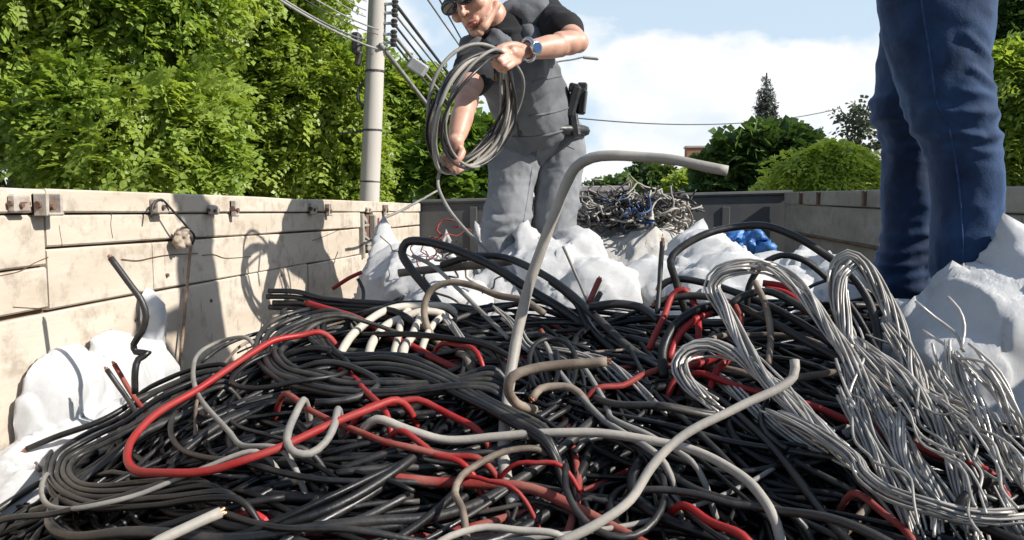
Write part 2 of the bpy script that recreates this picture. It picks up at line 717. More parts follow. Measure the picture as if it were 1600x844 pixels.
M_plank = plank_mat('weathered_beige_paint', (0.52, 0.455, 0.38), (0.42, 0.355, 0.28), (0.30, 0.25, 0.20), (0.19, 0.14, 0.105))
M_plank_r = plank_mat('weathered_paint_shade', (0.32, 0.295, 0.26), (0.22, 0.20, 0.175), (0.20, 0.18, 0.15), (0.08, 0.05, 0.035))  # darker copy of the beige boards; right side's shade put into the colour
M_bracket = mat('painted_bracket', (0.46, 0.42, 0.37), (0.26, 0.20, 0.16), 22, 0.7, bump=0.3)
M_floor = mat('bed_floor_wood', (0.13, 0.10, 0.08), (0.2, 0.16, 0.12), 6, 0.9, bump=0.4)

truck = empty('truck_bed', (0, 2.4, ZF))
tag(truck, 'open truck bed with beige plank sides and dark headboard, full of scrap cable', 'truck bed')
b = MB(); b.box(((XL + XR) / 2, 2.3, ZF - 0.04), (XR - XL + 0.12, 5.9, 0.08), bev=0.005)
b.build('bed_floor', M_floor, truck)


def wall_z(side, y):
    if side < 0: return EZ + 0.043 - 0.0086 * y
    return EZ + 0.028 + 0.0088 * y


def strip(mb, side, y0, y1, za0, za1, zb0, zb1, t=0.045, proud=0.0, n=14, wob=0.0025, seed=0):
    """a board between two heights (relative to the eye) that may differ at both ends; slightly wavy edges"""
    x_in = XL + proud if side < 0 else XR - proud
    x_out = x_in - t if side < 0 else x_in + t
    vs, fs = [], []
    for i in range(n + 1):
        s = i / n
        y = y0 + (y1 - y0) * s
        lo = za0 + (zb0 - za0) * s + EZ + wob * float(vnoise(np.array([y * 2.3, 1.7, seed]), 1, 3))
        hi = za1 + (zb1 - za1) * s + EZ + wob * float(vnoise(np.array([y * 2.3, 9.7, seed]), 1, 3))
        bow = 0.004 * float(vnoise(np.array([y * 1.4, 4.4, seed]), 1, 5))
        e = 0.004
        prof = [(x_in, lo + e), (x_in, hi - e), (x_in + (-e if side < 0 else e), hi), (x_out, hi), (x_out, lo), (x_in + (-e if side < 0 else e), lo)]
        vs += [(px_ + bow, y, pz) for px_, pz in prof]
    k = 6
    for i in range(n):
        for j in range(k):
            a, b2 = i * k + j, i * k + (j + 1) % k
            q = (a, b2, b2 + k, a + k)
            fs.append(q if side > 0 else q[::-1])
    c0 = tuple(range(k)); c1 = tuple(range(n * k, n * k + k))
    fs.append(c0[::-1] if side > 0 else c0); fs.append(c1 if side > 0 else c1[::-1])
    mb.add(vs, fs)


# left side: rail, then rows of boards, butt joints at 1.50 / 1.90 / 2.98 m
Lp = MB()
def zl(y): return wall_z(-1, y) - EZ
G = 0.004
strip(Lp, -1, -0.55, 1.498, zl(-.55) - 0.052, zl(-.55), zl(1.5) - 0.05, zl(1.5), proud=0.006, seed=1)
strip(Lp, -1, 1.502, 2.975, zl(1.5) - 0.050, zl(1.5), zl(2.98) - 0.05, zl(2.98), proud=0.006, seed=2)
strip(Lp, -1, 2.98, 4.97, zl(2.98) - 0.050, zl(2.98), zl(5) - 0.055, zl(5), proud=0.006, seed=3)
# upper row
strip(Lp, -1, -0.55, 1.497, -0.155, zl(-.55) - 0.057, -0.128, zl(1.5) - 0.055, seed=4)
strip(Lp, -1, 1.503, 3.68, -0.092, zl(1.5) - 0.055, -0.118, zl(3.7) - 0.056, seed=5, n=24)
strip(Lp, -1, 3.90, 4.97, -0.135, zl(3.9) - 0.056, -0.14, zl(5) - 0.06, seed=15)
# middle row
strip(Lp, -1, -0.55, 1.497, -0.218, -0.161, -0.222, -0.134, seed=6)
strip(Lp, -1, 1.503, 1.893, -0.226, -0.098, -0.229, -0.102, seed=7)
strip(Lp, -1, 1.896, 3.66, -0.229, -0.1025, -0.250, -0.124, seed=8, n=20)
strip(Lp, -1, 3.95, 4.97, -0.252, -0.141, -0.26, -0.146, seed=16)
# lower rows
strip(Lp, -1, -0.55, 2.974, -0.52, -0.224, -0.54, -0.240, seed=9, n=20)
strip(Lp, -1, 2.982, 4.97, -0.54, -0.247, -0.54, -0.262, seed=10)
strip(Lp, -1, -0.55, 4.97, -0.86, -0.525, -0.86, -0.546, seed=11)
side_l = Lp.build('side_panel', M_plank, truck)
side_l['label'] = 'sunlit beige plank side with rusty seams'
# steel frame behind the boards shows rusty in the gaps and in the broken hole
b = MB(); b.box((XL - 0.032, 2.2, EZ - 0.42), (0.03, 5.5, 0.80)); b.build('seam_backing', M_rust, side_l)
b = MB()
for (y, z0, z1) in ((3.70, -0.02, -0.24), (3.9, -0.03, -0.25)):
    b.box((XL + 0.0, y, EZ + (z0 + z1) / 2 - 0.03), (0.03, 0.022, abs(z1 - z0)), rot=Matrix.Rotation(0.03, 3, 'X'), bev=0.003)
for k in range(6):
    b.box((XL - 0.004, 3.79 + random.uniform(-.05, .05), EZ - 0.08 - 0.03 * k), (0.012, random.uniform(.05, .12), random.uniform(.012, .03)),
          rot=Matrix.Rotation(random.uniform(-.5, .5), 3, 'X'), bev=0.002)
b.build('broken_slats', M_plank_r, side_l)


for pix in (((0, 431), (30, 424), (52, 412), (75, 402)), ((190, 405), (215, 407), (240, 402), (258, 399), (310, 396)), ((316, 399), (335, 398), (350, 403), (392, 401)),
            ((488, 376), (510, 368), (528, 360), (545, 352)), ((92, 352), (94, 366), (97, 384)), ((175, 330), (173, 352), (176, 372)), ((20, 480), (60, 482), (72, 481))):
    q_ = [PX(x, y, XL + .0006) for x, y in pix]
    tube_obj('crack', catmull(q_, .006), .0011, M_rust, side_l, n=5)


def bracket(y, z, w=0.05, h=0.05, d=0.03, kind=0):
    b = MB()
    x = XL + 0.006
    if kind == 0:      # channel bracket with two side cheeks
        b.box((x + 0.004, y, z), (0.008, w, h), bev=0.002)
        for s in (-1, 1):
            b.box((x + d / 2, y + s * (w / 2 - 0.004), z), (d, 0.008, h), bev=0.002)
        b.box((x + d * .6, y, z - h * 0.42), (d, w * .9, 0.006), bev=0.002)
    else:              # block with a bolt
        b.box((x + d / 2, y, z), (d, w, h), bev=0.004)
        b.box((x + d / 2 + .003, y, z + h * .2), (d, w * .5, h * .4), bev=0.003)
    o = b.build('hinge_bracket', M_bracket, side_l)
    b2 = MB()
    b2.tube([(x + d * 0.5, y - w * .62, z), (x + d * .5, y + w * .62, z)], h * 0.16, 10)
    b2.tube([(x + d * .2, y - w * .2, z - h * .1), (x + d + .006, y - w * .2, z - h * .1)], h * 0.14, 8)
    q = b2.build('bolt', M_rust, side_l)
    return o


for (px, py, w, h, d, kd) in ((18, 318, .042, .036, .02, 1), (58, 320, .05, .046, .035, 0), (238, 322, .05, .040, .028, 1),
                              (327, 328, .05, .03, .014, 1), (358, 326, .02, .05, .022, 0), (484, 326, .05, .05, .016, 1),
                              (508, 328, .03, .052, .02, 0), (572, 328, .06, .03, .014, 1), (598, 328, .05, .055, .02, 0)):
    q = PX(px, py, XL)
    bracket(q.y, q.z, w, h, d, kd)
for (px, py) in ((212, 500), (190, 545), (262, 430), (440, 430), (330, 470)):
    q = PX(px, py, XL + 0.001)
    b = MB(); b.tube([(XL - .004, q.y, q.z), (XL + .004, q.y, q.z)], 0.005, 8); b.build('rivet', M_rust, side_l)

# right side (seen in the shade)
Rp = MB()
def zr(y): return wall_z(1, y) - EZ
strip(Rp, 1, -0.55, 4.97, zr(-.55) - 0.075, zr(-.55), zr(5) - 0.075, zr(5), proud=0.006, seed=21, n=20)
strip(Rp, 1, -0.55, 3.35, -0.178, zr(-.55) - 0.080, -0.180, zr(3.35) - 0.080, seed=22)
strip(Rp, 1, 3.353, 4.97, -0.180, zr(3.35) - 0.080, -0.168, zr(5) - 0.080, seed=23)
strip(Rp, 1, -0.55, 4.97, -0.48, -0.190, -0.48, -0.186, proud=-0.006, seed=24, n=20)
strip(Rp, 1, -0.55, 4.97, -0.86, -0.486, -0.86, -0.486, seed=25)
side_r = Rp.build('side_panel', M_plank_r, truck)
side_r['label'] = 'plank side on the right, coloured grey for its shade'
b = MB(); b.box((XR + 0.036, 2.2, EZ - 0.41), (0.03, 5.5, 0.80)); b.build('seam_backing', M_rust, side_r)
for (y, z0, z1) in ((4.55, 0, -.07), (4.2, 0, -.07), (3.5, 0, -.07), (2.72, .0, -.07), (2.38, 0, -.07), (2.2, 0, -.07)):
    b = MB(); b.box((XR - 0.012, y, EZ + zr(y) - 0.037), (0.02, 0.025, 0.068), bev=0.003); b.build('rail_strap', M_rust, side_r)
b = MB()
b.box((XR - 0.004, 4.05, EZ - 0.178), (0.018, 1.5, 0.014), rot=Matrix.Rotation(0.012, 3, 'X'), bev=0.004)
b.build('seam_strap', M_rust, side_r)

# headboard: dark steel sheet with a folded top edge
b = MB()
x0, x1 = XL - 0.05, XR + 0.05
zl5, zr5 = EZ + 0.012, EZ + 0.072
b.add([(x0, YB, EZ - .86), (x1, YB, EZ - .86), (x1, YB, zr5), (x0, YB, zl5), (x0, YB + .04, EZ - .86), (x1, YB + .04, EZ - .86), (x1, YB + .04, zr5), (x0, YB + .04, zl5)],
      [(0, 1, 2, 3), (5, 4, 7, 6), (3, 2, 6, 7), (1, 5, 6, 2), (4, 0, 3, 7)])
for k in range(1, 6):
    b.box((x0 + (x1 - x0) * k / 6, YB - 0.006, EZ - 0.42), (0.05, 0.014, 0.80), bev=0.004)
hb = b.build('headboard', M_steel_dark, truck)
b = MB()
b.tube([(x0, YB - .006, zl5 - .004), (x1, YB - .006, zr5 - .004)], 0.016, 8)
b.build('top_edge', M_steel_dark, hb)

# ------------------------------------------------------------------ rope, knot and wire on the left side
M_rope = mat('brown_rope', (0.20, 0.13, 0.085), (0.30, 0.21, 0.15), 60, 0.9, bump=0.6, bscale=150)
M_clay = mat('dried_plaster', (0.42, 0.36, 0.29), (0.28, 0.22, 0.17), 30, 0.95, bump=0.8, bscale=60)
kn = PX(287, 372, XL + 0.03)
rope = empty('hanging_rope', kn)
tag(rope, 'brown rope with a dirty clump at its top hanging down the sunlit left side', 'rope')
pts = catmull([PX(300, 372, XL + .035), PX(297, 395, XL + .022), PX(292, 450, XL + .02), PX(286, 520, XL + .02), PX(277, 600, XL + .02), PX(270, 660, XL + .02)], 0.01)
tube_obj('rope', pts, 0.0045, M_rope, rope)
s = Solid(0.004)
for k in range(9):
    o_ = Vector((random.uniform(-.01, .014), random.uniform(-.026, .026), random.uniform(-.022, .022)))
    s.ell(kn + o_, (random.uniform(.010, .018),) * 3, k=0.006)
me = s.mesh('clump'); displace(me, lambda v, n: 0.004 * fbm(v, 90, 3))
link('clump', me, M_clay, rope)
M_black = mat('black_wire', (0.012, 0.012, 0.013), (0.03, 0.028, 0.026), 30, 0.5)
pts = catmull([PX(236, 340, XL + .03), PX(240, 318, XL + .03), PX(252, 312, XL + .035), PX(266, 325, XL + .04), PX(290, 352, XL + .05), PX(304, 371, XL + .04), PX(300, 382, XL + .035)], 0.008)
tag(tube_obj('thin_wire', pts, 0.0032, M_black, n=6), 'thin black wire hooked from a bracket to the rope clump on the left side', 'wire')

# ------------------------------------------------------------------ utility pole and overhead wires
M_concrete = mat('pole_concrete', (0.36, 0.335, 0.30), (0.46, 0.43, 0.39), 2.0, 0.85, bump=0.25, bscale=30, stretch=(1, 1, 0.25))
M_insul = mat('dark_insulator', (0.03, 0.028, 0.03), (0.05, 0.045, 0.04), 10, 0.45)
M_galv = mat('galvanised', (0.38, 0.38, 0.39), (0.5, 0.5, 0.5), 10, 0.5, metal=0.4)
PYD = 9.4
pb = P(577, 318, PYD); ptp = P(590, 0, PYD)
ax_ = (ptp - pb) / (ptp.z - pb.z)
def pole_at(z): return Vector((pb.x, pb.y, 0)) + Vector((ax_.x, ax_.y, 1)) * 0 + Vector((ax_.x * (z - pb.z), ax_.y * (z - pb.z), z))
def pole_px(py): return pole_at(P(585, py, PYD).z)
pole = empty('utility_pole', pole_at(0.0))
tag(pole, 'pale concrete utility pole with dark clamps beyond the sunlit left side', 'utility pole')
me_pts = [pole_at(z) for z in np.linspace(-0.3, 8.6, 40)]
tube_obj('shaft', me_pts, np.linspace(0.135, 0.088, 40), M_concrete, pole, n=20)
for py in (112, 204, 284):
    q = pole_px(py)
    b = MB(); b.tube([q - Vector((0, 0, .012)), q + Vector((0, 0, .012))], 0.122, 20); b.build('strap_band', M_insul, pole)
b = MB()
q = pole_px(72)
b.box(q + Vector((-.22, -.06, .02)), (.10, .14, .26), bev=.02)
b.box(q + Vector((-.20, -.06, -.16)), (.07, .08, .18), rot=Matrix.Rotation(.25, 3, 'Y'), bev=.02)
b.box(q + Vector((-.12, -.02, .02)), (.16, .03, .03), bev=.004)
b.build('cable_clamp', M_insul, pole)
b = MB()
q = pole_px(146)
b.tube(catmull([q + Vector((-.12, -.05, .12)), q + Vector((-.18, -.06, .02)), q + Vector((-.17, -.06, -.1)), q + Vector((-.12, -.05, -.16))], .03), .02, 8)
b.build('cable_hook', M_insul, pole)
b = MB()
q = pole_px(206)
b.tube([q + Vector((-.10, -.05, 0)), q + Vector((-.40, -.05, -.02))], .012, 8)
b.build('side_bar', M_insul, pole)
for py in (8, 22, 38, 55, 68):
    q = pole_px(py)
    b = MB()
    b.box(q + Vector((.16, -.03, 0)), (.12, .04, .03), bev=.004)
    b.build('insulator_arm', M_galv, pole)
    b = MB()
    b.tube([q + Vector((.23, -.03, -.05)), q + Vector((.23, -.03, -.02)), q + Vector((.23, -.03, 0)), q + Vector((.23, -.03, .03)), q + Vector((.23, -.03, .05))],
           [.03, .045, .03, .045, .03], 10)
    b.build('insulator', M_insul, pole)
q = pole_px(100)
b = MB(); b.box(q + Vector((.50, .15, -.02)), (.24, .12, .16), rot=Matrix.Rotation(.6, 3, 'Y'), bev=.02)
b.build('splice_box', mat('splice_grey', (.30, .30, .31), (.4, .4, .4), 8, .6), pole)

M_wire_g = mat('overhead_cable_grey', (0.20, 0.195, 0.19), (0.3, 0.29, 0.28), 4, 0.6)
M_wire_d = mat('overhead_cable_dark', (0.035, 0.035, 0.04), (0.06, 0.06, 0.06), 4, 0.6)


def sag(a, b, s, n=40):
    t = np.linspace(0, 1, n)[:, None]
    p = np.array(a)[None] * (1 - t) + np.array(b)[None] * t
    p[:, 2] -= (4 * s * t * (1 - t))[:, 0]
    return p


def wire(a, b, s, r, m, lab, nm='overhead_wire', grp='overhead wires at the utility pole'):
    return tag(tube_obj(nm, sag(a, b, s), r, m, n=6), lab, 'wire', grp)


far = P(850, 285, 46)
LABN = 'dark overhead wire running from the utility pole away down the street'
for i, (py, dz, dx, s_) in enumerate(((-130, 2.4, 0.5, .5), (-118, 2.1, -.3, .6), (-70, 1.7, .6, .5), (6, 1.0, 0, .55), (22, .7, .3, .6), (38, .4, -.1, .6), (55, .1, .2, .7), (66, -.2, 0, .7))):
    a = pole_px(py) + Vector((.22, -.02, 0.0))
    wire(a, far + Vector((dx, 0, dz)), s_, 0.016 if i % 3 else 0.024, M_wire_d if i % 2 else M_wire_g,
         LABN if i % 2 else 'grey overhead wire running from the utility pole away down the street')
LABM = 'grey overhead wire coming to the utility pole from the upper left'
for i, (px, py2, d, py) in enumerate(((498, -30, 6.0, 30), (470, -26, 6.0, 50), (440, -10, 6.0, 66), (422, -12, 6.0, 80), (525, -30, 7, 20), (455, -20, 6.3, 58), (548, -30, 8, 6))):
    a = P(px - 200, py2 - 140, 4.2) if px < 480 else P(px - 120, py2 - 110, 5)
    wire(a, pole_px(py) + Vector((.06 if i % 2 else -.1, -.13, 0)), .10, (0.006, 0.008, 0.010, 0.012, 0.006, .005, .006)[i], M_wire_g if i != 5 else M_wire_d,
         LABM if i != 5 else 'dark overhead wire coming to the utility pole from the upper left')
# thick bundle sagging away from the pole past the splice box
wire(pole_px(74) + Vector((.1, -.12, 0)), far + Vector((.2, 0, -1.3)), 0.9, .035, M_wire_g, 'thick grey cable bundle sagging away from the pole under the other wires')
# the lone wire right of the man, and a lamp arm
wire(P(860, 180, 24), P(1310, 170, 40), 0.5, .022, M_wire_d, 'single dark wire crossing the cloudy sky behind the stooping man', grp=None)
lamp_p = empty('street_lamp', (P(850, 100, 30).x, 30, 0))
tag(lamp_p, 'street lamp whose thin arm reaches out right behind the man', 'street lamp')
q0 = P(850, 105, 30)
tube_obj('post', [(q0.x, 30, -.2), (q0.x, 30, 4), tuple(q0)], [.10, .085, .06], M_concrete, lamp_p, n=12)
q1, q2, q3 = P(895, 93, 30), P(912, 89, 30), P(934, 93, 30)
tube_obj('arm', catmull([q0, P(870, 97, 30), q1, q2], .1), .035, M_galv, lamp_p)
b = MB(); b.box((q2 + q3) / 2, (.62, .22, .10), rot=Matrix.Rotation(.12, 3, 'Y'), bev=.04); b.build('lamp_head', M_galv, lamp_p)

# ------------------------------------------------------------------ trees
M_bark = mat('bark', (0.055, 0.042, 0.032), (0.12, 0.095, 0.075), 7, 0.95, bump=0.8, bscale=14, stretch=(1, 1, .3))
L_bright = leaf_mat('leaf_yellow_green', (0.15, 0.25, 0.035), (0.40, 0.49, 0.11), (1.2, 1.15, .6), 0.9, .5)
L_willow = leaf_mat('leaf_pale_green', (0.32, 0.44, 0.07), (0.54, 0.62, 0.15), (1.2, 1.15, .6), 1.5, .5)
L_mid = leaf_mat('leaf_mid_green', (0.07, 0.15, 0.022), (0.22, 0.32, 0.06), (1.2, 1.2, .6), 1.0, .38)
L_dark = leaf_mat('leaf_dark_green', (0.032, 0.072, 0.022), (0.11, 0.175, 0.045), (1.1, 1.15, .6), 1.0, .25)
L_grey = leaf_mat('leaf_grey_green', (0.075, 0.095, 0.065), (0.15, 0.17, 0.11), (1, 1, .8), .5, .2)
L_far = leaf_mat('leaf_far_green', (0.05, 0.105, 0.03), (0.13, 0.19, 0.05), (1.1, 1.1, .7), .5, .3)


def foliage(name, blobs, count, frond, leaf, mat_, parent, pairs=6, droop=.5, width=.38, seed=1, shell=(.62, 1.05), clump=1.0):
    """leaf sprays through the outer half of each blob: (centre, radii)"""
    g = np.random.default_rng(seed)
    vol = np.array([(r[0] * r[1] * r[2])**.67 for _, r in blobs]); vol /= vol.sum()
    which = g.choice(len(blobs), count, p=vol)
    cen = np.array([tuple(c) for c, _ in blobs])[which]
    rad = np.array([r for _, r in blobs])[which]
    u = g.normal(size=(count, 3)); u /= np.linalg.norm(u, axis=1, keepdims=True)
    rr = shell[0] + (shell[1] - shell[0]) * g.random(count)**.6
    # lumpy outline
    lump = 1 + .30 * clump * vnoise(cen + u * rad, 1.3 / rad.mean(), seed) + .22 * clump * vnoise(cen + u * rad, 3.4 / rad.mean(), seed + 3)
    keep = vnoise(cen + u * rad, 1.3 / max(frond * 3, .3), seed + 5) + .25 * g.normal(size=count) > -.36
    rr = np.where(g.random(count) < .10, rr + .30 * g.random(count), rr)      # stray sprays
    pos = cen + u * rad * (rr * lump)[:, None]
    pos, u = pos[keep], u[keep]
    n = len(pos)
    d = u * .7 + g.normal(size=(n, 3)) * .75; d[:, 2] -= droop * .5
    d /= np.linalg.norm(d, axis=1, keepdims=True)
    up = np.array([0, 0, 1.0]) + .5 * g.normal(size=(n, 3))
    side = np.cross(d, up); side /= np.maximum(np.linalg.norm(side, axis=1, keepdims=True), 1e-6)
    nor = np.cross(side, d)
    L = frond * (.6 + .7 * g.random(n))
    V = []
    for k in range(pairs):
        t = (k + .6) / pairs
        base = pos + d * (L * t)[:, None] - np.array([0, 0, 1.0]) * (droop * L * t * t * .6)[:, None]
        for s in (-1, 1):
            ld = side * s * (.8 + .1 * g.random((n, 1))) + d * (.35 + .4 * t) + nor * g.normal(size=(n, 1)) * .25 - np.array([0, 0, droop * .25])
            ld /= np.linalg.norm(ld, axis=1, keepdims=True)
            ll = leaf * (1 - .35 * abs(t - .45)) * (.55 + .9 * g.random(n)**1.3)
            wd = np.cross(ld, nor); wd /= np.maximum(np.linalg.norm(wd, axis=1, keepdims=True), 1e-6)
            wv = wd * (ll * width)[:, None]
            tip = base + ld * ll[:, None] - np.array([0, 0, 1.0]) * (ll * .12)[:, None]
            mid = base + ld * (ll * .48)[:, None] + nor * (ll * .06)[:, None]
            V.append(np.stack([base, mid + wv, tip, mid - wv], 1))
    V = np.concatenate(V).reshape(-1, 3)
    F = np.arange(len(V)).reshape(-1, 4)
    me = mesh_np(name, V, F)
    return link(name, me, mat_, parent, smooth=False)


def limb(pts, r0, r1, name, parent, m=None):
    p = catmull(pts, .12)
    p = p + .02 * np.stack([vnoise(p, 2.2, s) for s in (1, 2, 3)], 1)
    return tube_obj(name, p, np.linspace(r0, r1, len(p)), m or M_bark, parent, n=10)


def bl(px, py, rpx, d, sq=1.0, dep=1.0):
    c = P(px, py, d)
    r = .86 * rpx * (c - Vector((0, 0, EZ))).length / FPX
    return (c, (r, r * dep, r * sq))


def tree(name, label, cat, trunk_px, d, blobs, count, frond, leaf, lm, tr=.18, grp=None, limbs=4, **kw):
    base = P(trunk_px, 318, d); base.z = 0
    t = empty(name, base)
    tag(t, label, cat, grp)
    bs = [bl(*b_[:3], b_[3] if len(b_) > 3 else d, kw.get('sq', 1)) for b_ in blobs]
    kw.pop('sq', None)
    foliage('crown', bs, count, frond, leaf, lm, t, **kw)
    top = sum((Vector(c) for c, _ in bs), Vector()) / len(bs)
    fork = base.lerp(Vector((base.x, base.y, top.z)), .55)
    tk = limb([base - Vector((0, 0, .2)), base.lerp(fork, .5) + Vector((.05, 0, 0)), fork], tr, tr * .7, 'trunk', t)
    order = sorted(bs, key=lambda q: -q[1][0])[:limbs]
    for c, r in order:
        mid = fork.lerp(Vector(c), .5) + Vector((random.uniform(-.2, .2), random.uniform(-.2, .2), -.1 * r[0]))
        limb([fork - Vector((0, 0, .1)), mid, Vector(c) + Vector((0, 0, r[2] * .3))], tr * .5, tr * .1, 'limb', t)
    return t


tree('leafy_tree', 'big leafy tree with feathery leaves filling the upper left', 'tree', 14, 6.6,
     [(60, 60, 115), (175, 30, 120), (262, 90, 85), (215, 215, 120, 6.2), (150, 262, 78), (285, 262, 62, 6.3), (20, 130, 75), (100, -110, 160), (260, -100, 120),
      (-110, 60, 140), (300, 180, 55, 6.2), (150, 150, 90, 6.3)],
     21000, .31, .066, L_bright, tr=.22, pairs=7, droop=.45, seed=3, limbs=6)
tree('leafy_tree', 'leafy tree with forked dark trunk between the big left tree and the pole', 'tree', 517, 10.2,
     [(380, 50, 100), (455, 150, 105), (395, 235, 95), (500, 235, 85), (345, 140, 80), (525, 130, 60), (400, -90, 130), (330, 30, 60), (545, 270, 55), (450, 280, 60), (480, 60, 50)],
     20000, .33, .076, L_bright, tr=.13, pairs=6, droop=.5, seed=5, limbs=7)
tree('leafy_tree', 'sunny leafy tree standing behind the concrete pole', 'tree', 560, 13.5,
     [(550, 190, 75), (625, 165, 62), (640, 225, 75), (675, 145, 38), (590, 250, 70), (690, 200, 50), (560, 120, 45)],
     6500, .42, .13, L_bright, tr=.16, pairs=5, droop=.7, seed=8)
tree('bush', 'dark broad-leaved bush above the corner of the headboard behind the man', 'bush', 680, 11,
     [(655, 280, 46), (705, 240, 45), (735, 285, 55), (622, 296, 30), (750, 225, 40), (700, 300, 45)],
     3000, .22, .13, L_mid, tr=.06, pairs=3, droop=.5, width=.5, seed=9)
# dark trunks under the first crowns
t = empty('tree_stump', P(345, 330, 7.2) - Vector((0, 0, P(345, 330, 7.2).z)))
tag(t, 'dark leaning young tree trunks forking above the left side', 'tree')
q = P(348, 330, 7.2)
limb([(q.x, q.y, 0), (q.x, q.y, 1.2), P(348, 310, 7.2), P(330, 283, 7.2), P(318, 268, 7.2)], .05, .03, 'trunk', t)
limb([P(350, 312, 7.2), P(358, 288, 7.2), P(362, 262, 7.2)], .035, .02, 'trunk', t)

tree('dense_tree', 'dense dark green round tree right of the brick tower', 'tree', 1180, 22,
     [(1176, 250, 36), (1142, 266, 30), (1222, 246, 38), (1165, 284, 40), (1230, 278, 40), (1128, 290, 26), (1200, 228, 22), (1190, 296, 40), (1238, 222, 16), (1150, 238, 16), (1112, 262, 12)],
     5200, .5, .26, L_dark, tr=.25, pairs=3, droop=.3, width=.5, seed=12, clump=1.5)
tree('willow_bush', 'light green drooping shrub in front of the dark round tree', 'bush', 1290, 15,
     [(1305, 258, 30), (1255, 272, 28), (1332, 270, 30), (1280, 246, 14), (1222, 287, 24), (1350, 290, 26), (1290, 292, 36), (1272, 244, 16), (1328, 246, 16), (1240, 255, 12), (1210, 268, 14), (1352, 262, 14)],
     5200, .42, .13, L_willow, tr=.10, pairs=6, droop=1.3, width=.25, seed=14, clump=1.6)
tree('sparse_tree', 'thin grey-green tree on the skyline left of the jeans', 'tree', 1335, 48,
     [(1322, 200, 26), (1350, 198, 24), (1305, 218, 18), (1362, 225, 22), (1335, 225, 26)],
     1500, .9, .34, L_grey, tr=.35, pairs=3, droop=.2, seed=15, shell=(.3, 1.05))
for i, (nm, lab, px, d, bb, lm, cnt) in enumerate((
        ('bush', 'far round tree on the horizon right of the man', 1010, 70, [(1010, 275, 20), (1035, 280, 20), (990, 285, 16), (1020, 290, 24)], L_far, 1100),
        ('bush', 'low far hedge just above the headboard beside the bag of wire', 960, 60, [(950, 300, 14), (975, 298, 14), (925, 303, 10)], L_far, 600),
        ('bush', 'bright green bush at the foot of the brick tower', 1085, 30, [(1085, 290, 20), (1062, 296, 16), (1105, 296, 18), (1125, 300, 16)], L_bright, 1500))):
    tree(nm, lab, 'bush', px, d, bb, cnt, .9 if d > 50 else .5, .45 if d > 50 else .2, lm, tr=.15, pairs=3, droop=.3, width=.5, seed=20 + i, limbs=2)
tree('leafy_tree', 'light green drooping tree at the right edge behind the jeans', 'tree', 1562, 8.5,
     [(1580, 120, 42), (1600, 200, 50), (1575, 255, 36), (1640, 140, 60), (1600, 300, 40), (1650, 250, 60), (1560, 180, 20)],
     4200, .34, .085, L_bright, tr=.12, pairs=7, droop=1.1, width=.28, seed=31)
tree('dark_tree', 'dark conifer rising at the top right corner', 'tree', 1592, 14,
     [(1580, 40, 30), (1560, 62, 20), (1600, 60, 30), (1590, -10, 25), (1630, 20, 40), (1560, 30, 18)],
     2600, .4, .12, L_dark, tr=.15, pairs=5, droop=.4, width=.3, seed=33)

# tall thin pine: whorls of short drooping branches
pb_ = P(1196, 318, 60); pb_.z = 0
pine = empty('pine_tree', pb_)
tag(pine, 'tall narrow pine standing up on the skyline behind the dark round tree', 'tree')
ptop = P(1198, 114, 60)
limb([pb_, pb_.lerp(Vector((ptop.x, ptop.y, ptop.z)), .5), ptop], .35, .05, 'trunk', pine)
blobs = []
for k in range(22):
    s_ = k / 21
    py = 120 + 84 * s_
    half = (1.5 + 12.5 * min(1, s_ * 1.7)**.8) * (.85 + .3 * random.random())
    for a in range(5):
        ang = a * 1.2566 + k
        c = P(1197 + .75 * half * math.cos(ang), py + 2 * math.sin(a * 2.3), 60)
        c.y += .75 * half * .05 * math.sin(ang)
        blobs.append((c, (half * .05 * .38, half * .05 * .38, .13)))
foliage('crown', blobs, 1500, .26, .14, leaf_mat('pine_needles', (0.08, 0.09, 0.08), (0.17, 0.175, 0.155), (1, 1, .8), .5, .1), pine, pairs=3, droop=.2, seed=17, shell=(.2, 1.1), clump=.4)

# ------------------------------------------------------------------ far buildings
M_brick = mat('red_brick', (0.26, 0.11, 0.065), (0.34, 0.16, 0.10), 1.5, 0.9, bump=.3, bscale=10)
M_plaster = mat('house_plaster', (0.42, 0.36, 0.33), (0.5, 0.44, 0.4), 1, .9)
M_roof = mat('roof_tile', (0.30, 0.27, 0.26), (0.38, 0.34, 0.33), 2, .8)
M_glass = mat('dark_window', (0.03, 0.035, 0.04), (0.05, 0.055, 0.06), 1, .15)
a, b_ = P(1073, 231, 40), P(1103, 231, 40)
w_ = b_.x - a.x
t = empty('brick_tower', ((a.x + b_.x) / 2, 41, 0))
tag(t, 'square red brick tower behind the dark round tree', 'building')
b = MB(); b.box(((a.x + b_.x) / 2 + .25, 40 + w_ / 2, a.z / 2), (w_ + .5, w_, a.z), bev=.02); b.build('wall', M_brick, t)
b = MB(); b.box(((a.x + b_.x) / 2 + .25, 40 + w_ / 2, a.z + .05), (w_ + .6, w_ + .1, .12), bev=.02); b.build('parapet', M_plaster, t)
b = MB()
b.box((a.x + w_ * .55, 39.985, a.z - 1.1), (.30, .05, .55), bev=.01); b.build('window', M_glass, t)
hx = P(1385, 318, 26).x
t = empty('house', (hx + 2.4, 29, 0))
tag(t, 'low pink-walled house with grey roof glimpsed left of the jeans', 'house')
e0, e1 = P(1385, 262, 26).z, P(1385, 240, 26).z
b = MB(); b.box((hx + 2.6, 29, e0 / 2), (6.4, 6, e0)); b.build('wall', M_plaster, t)
b = MB()
b.add([(hx - .9, 25.7, e0 - .06), (hx + 6.1, 25.7, e0 - .06), (hx + 6.1, 32.3, e0 - .06), (hx - .9, 32.3, e0 - .06), (hx + .8, 29, e1 + .35), (hx + 4.4, 29, e1 + .35)],
      [(3, 2, 1, 0), (0, 1, 5, 4), (1, 2, 5), (2, 3, 4, 5), (3, 0, 4)])
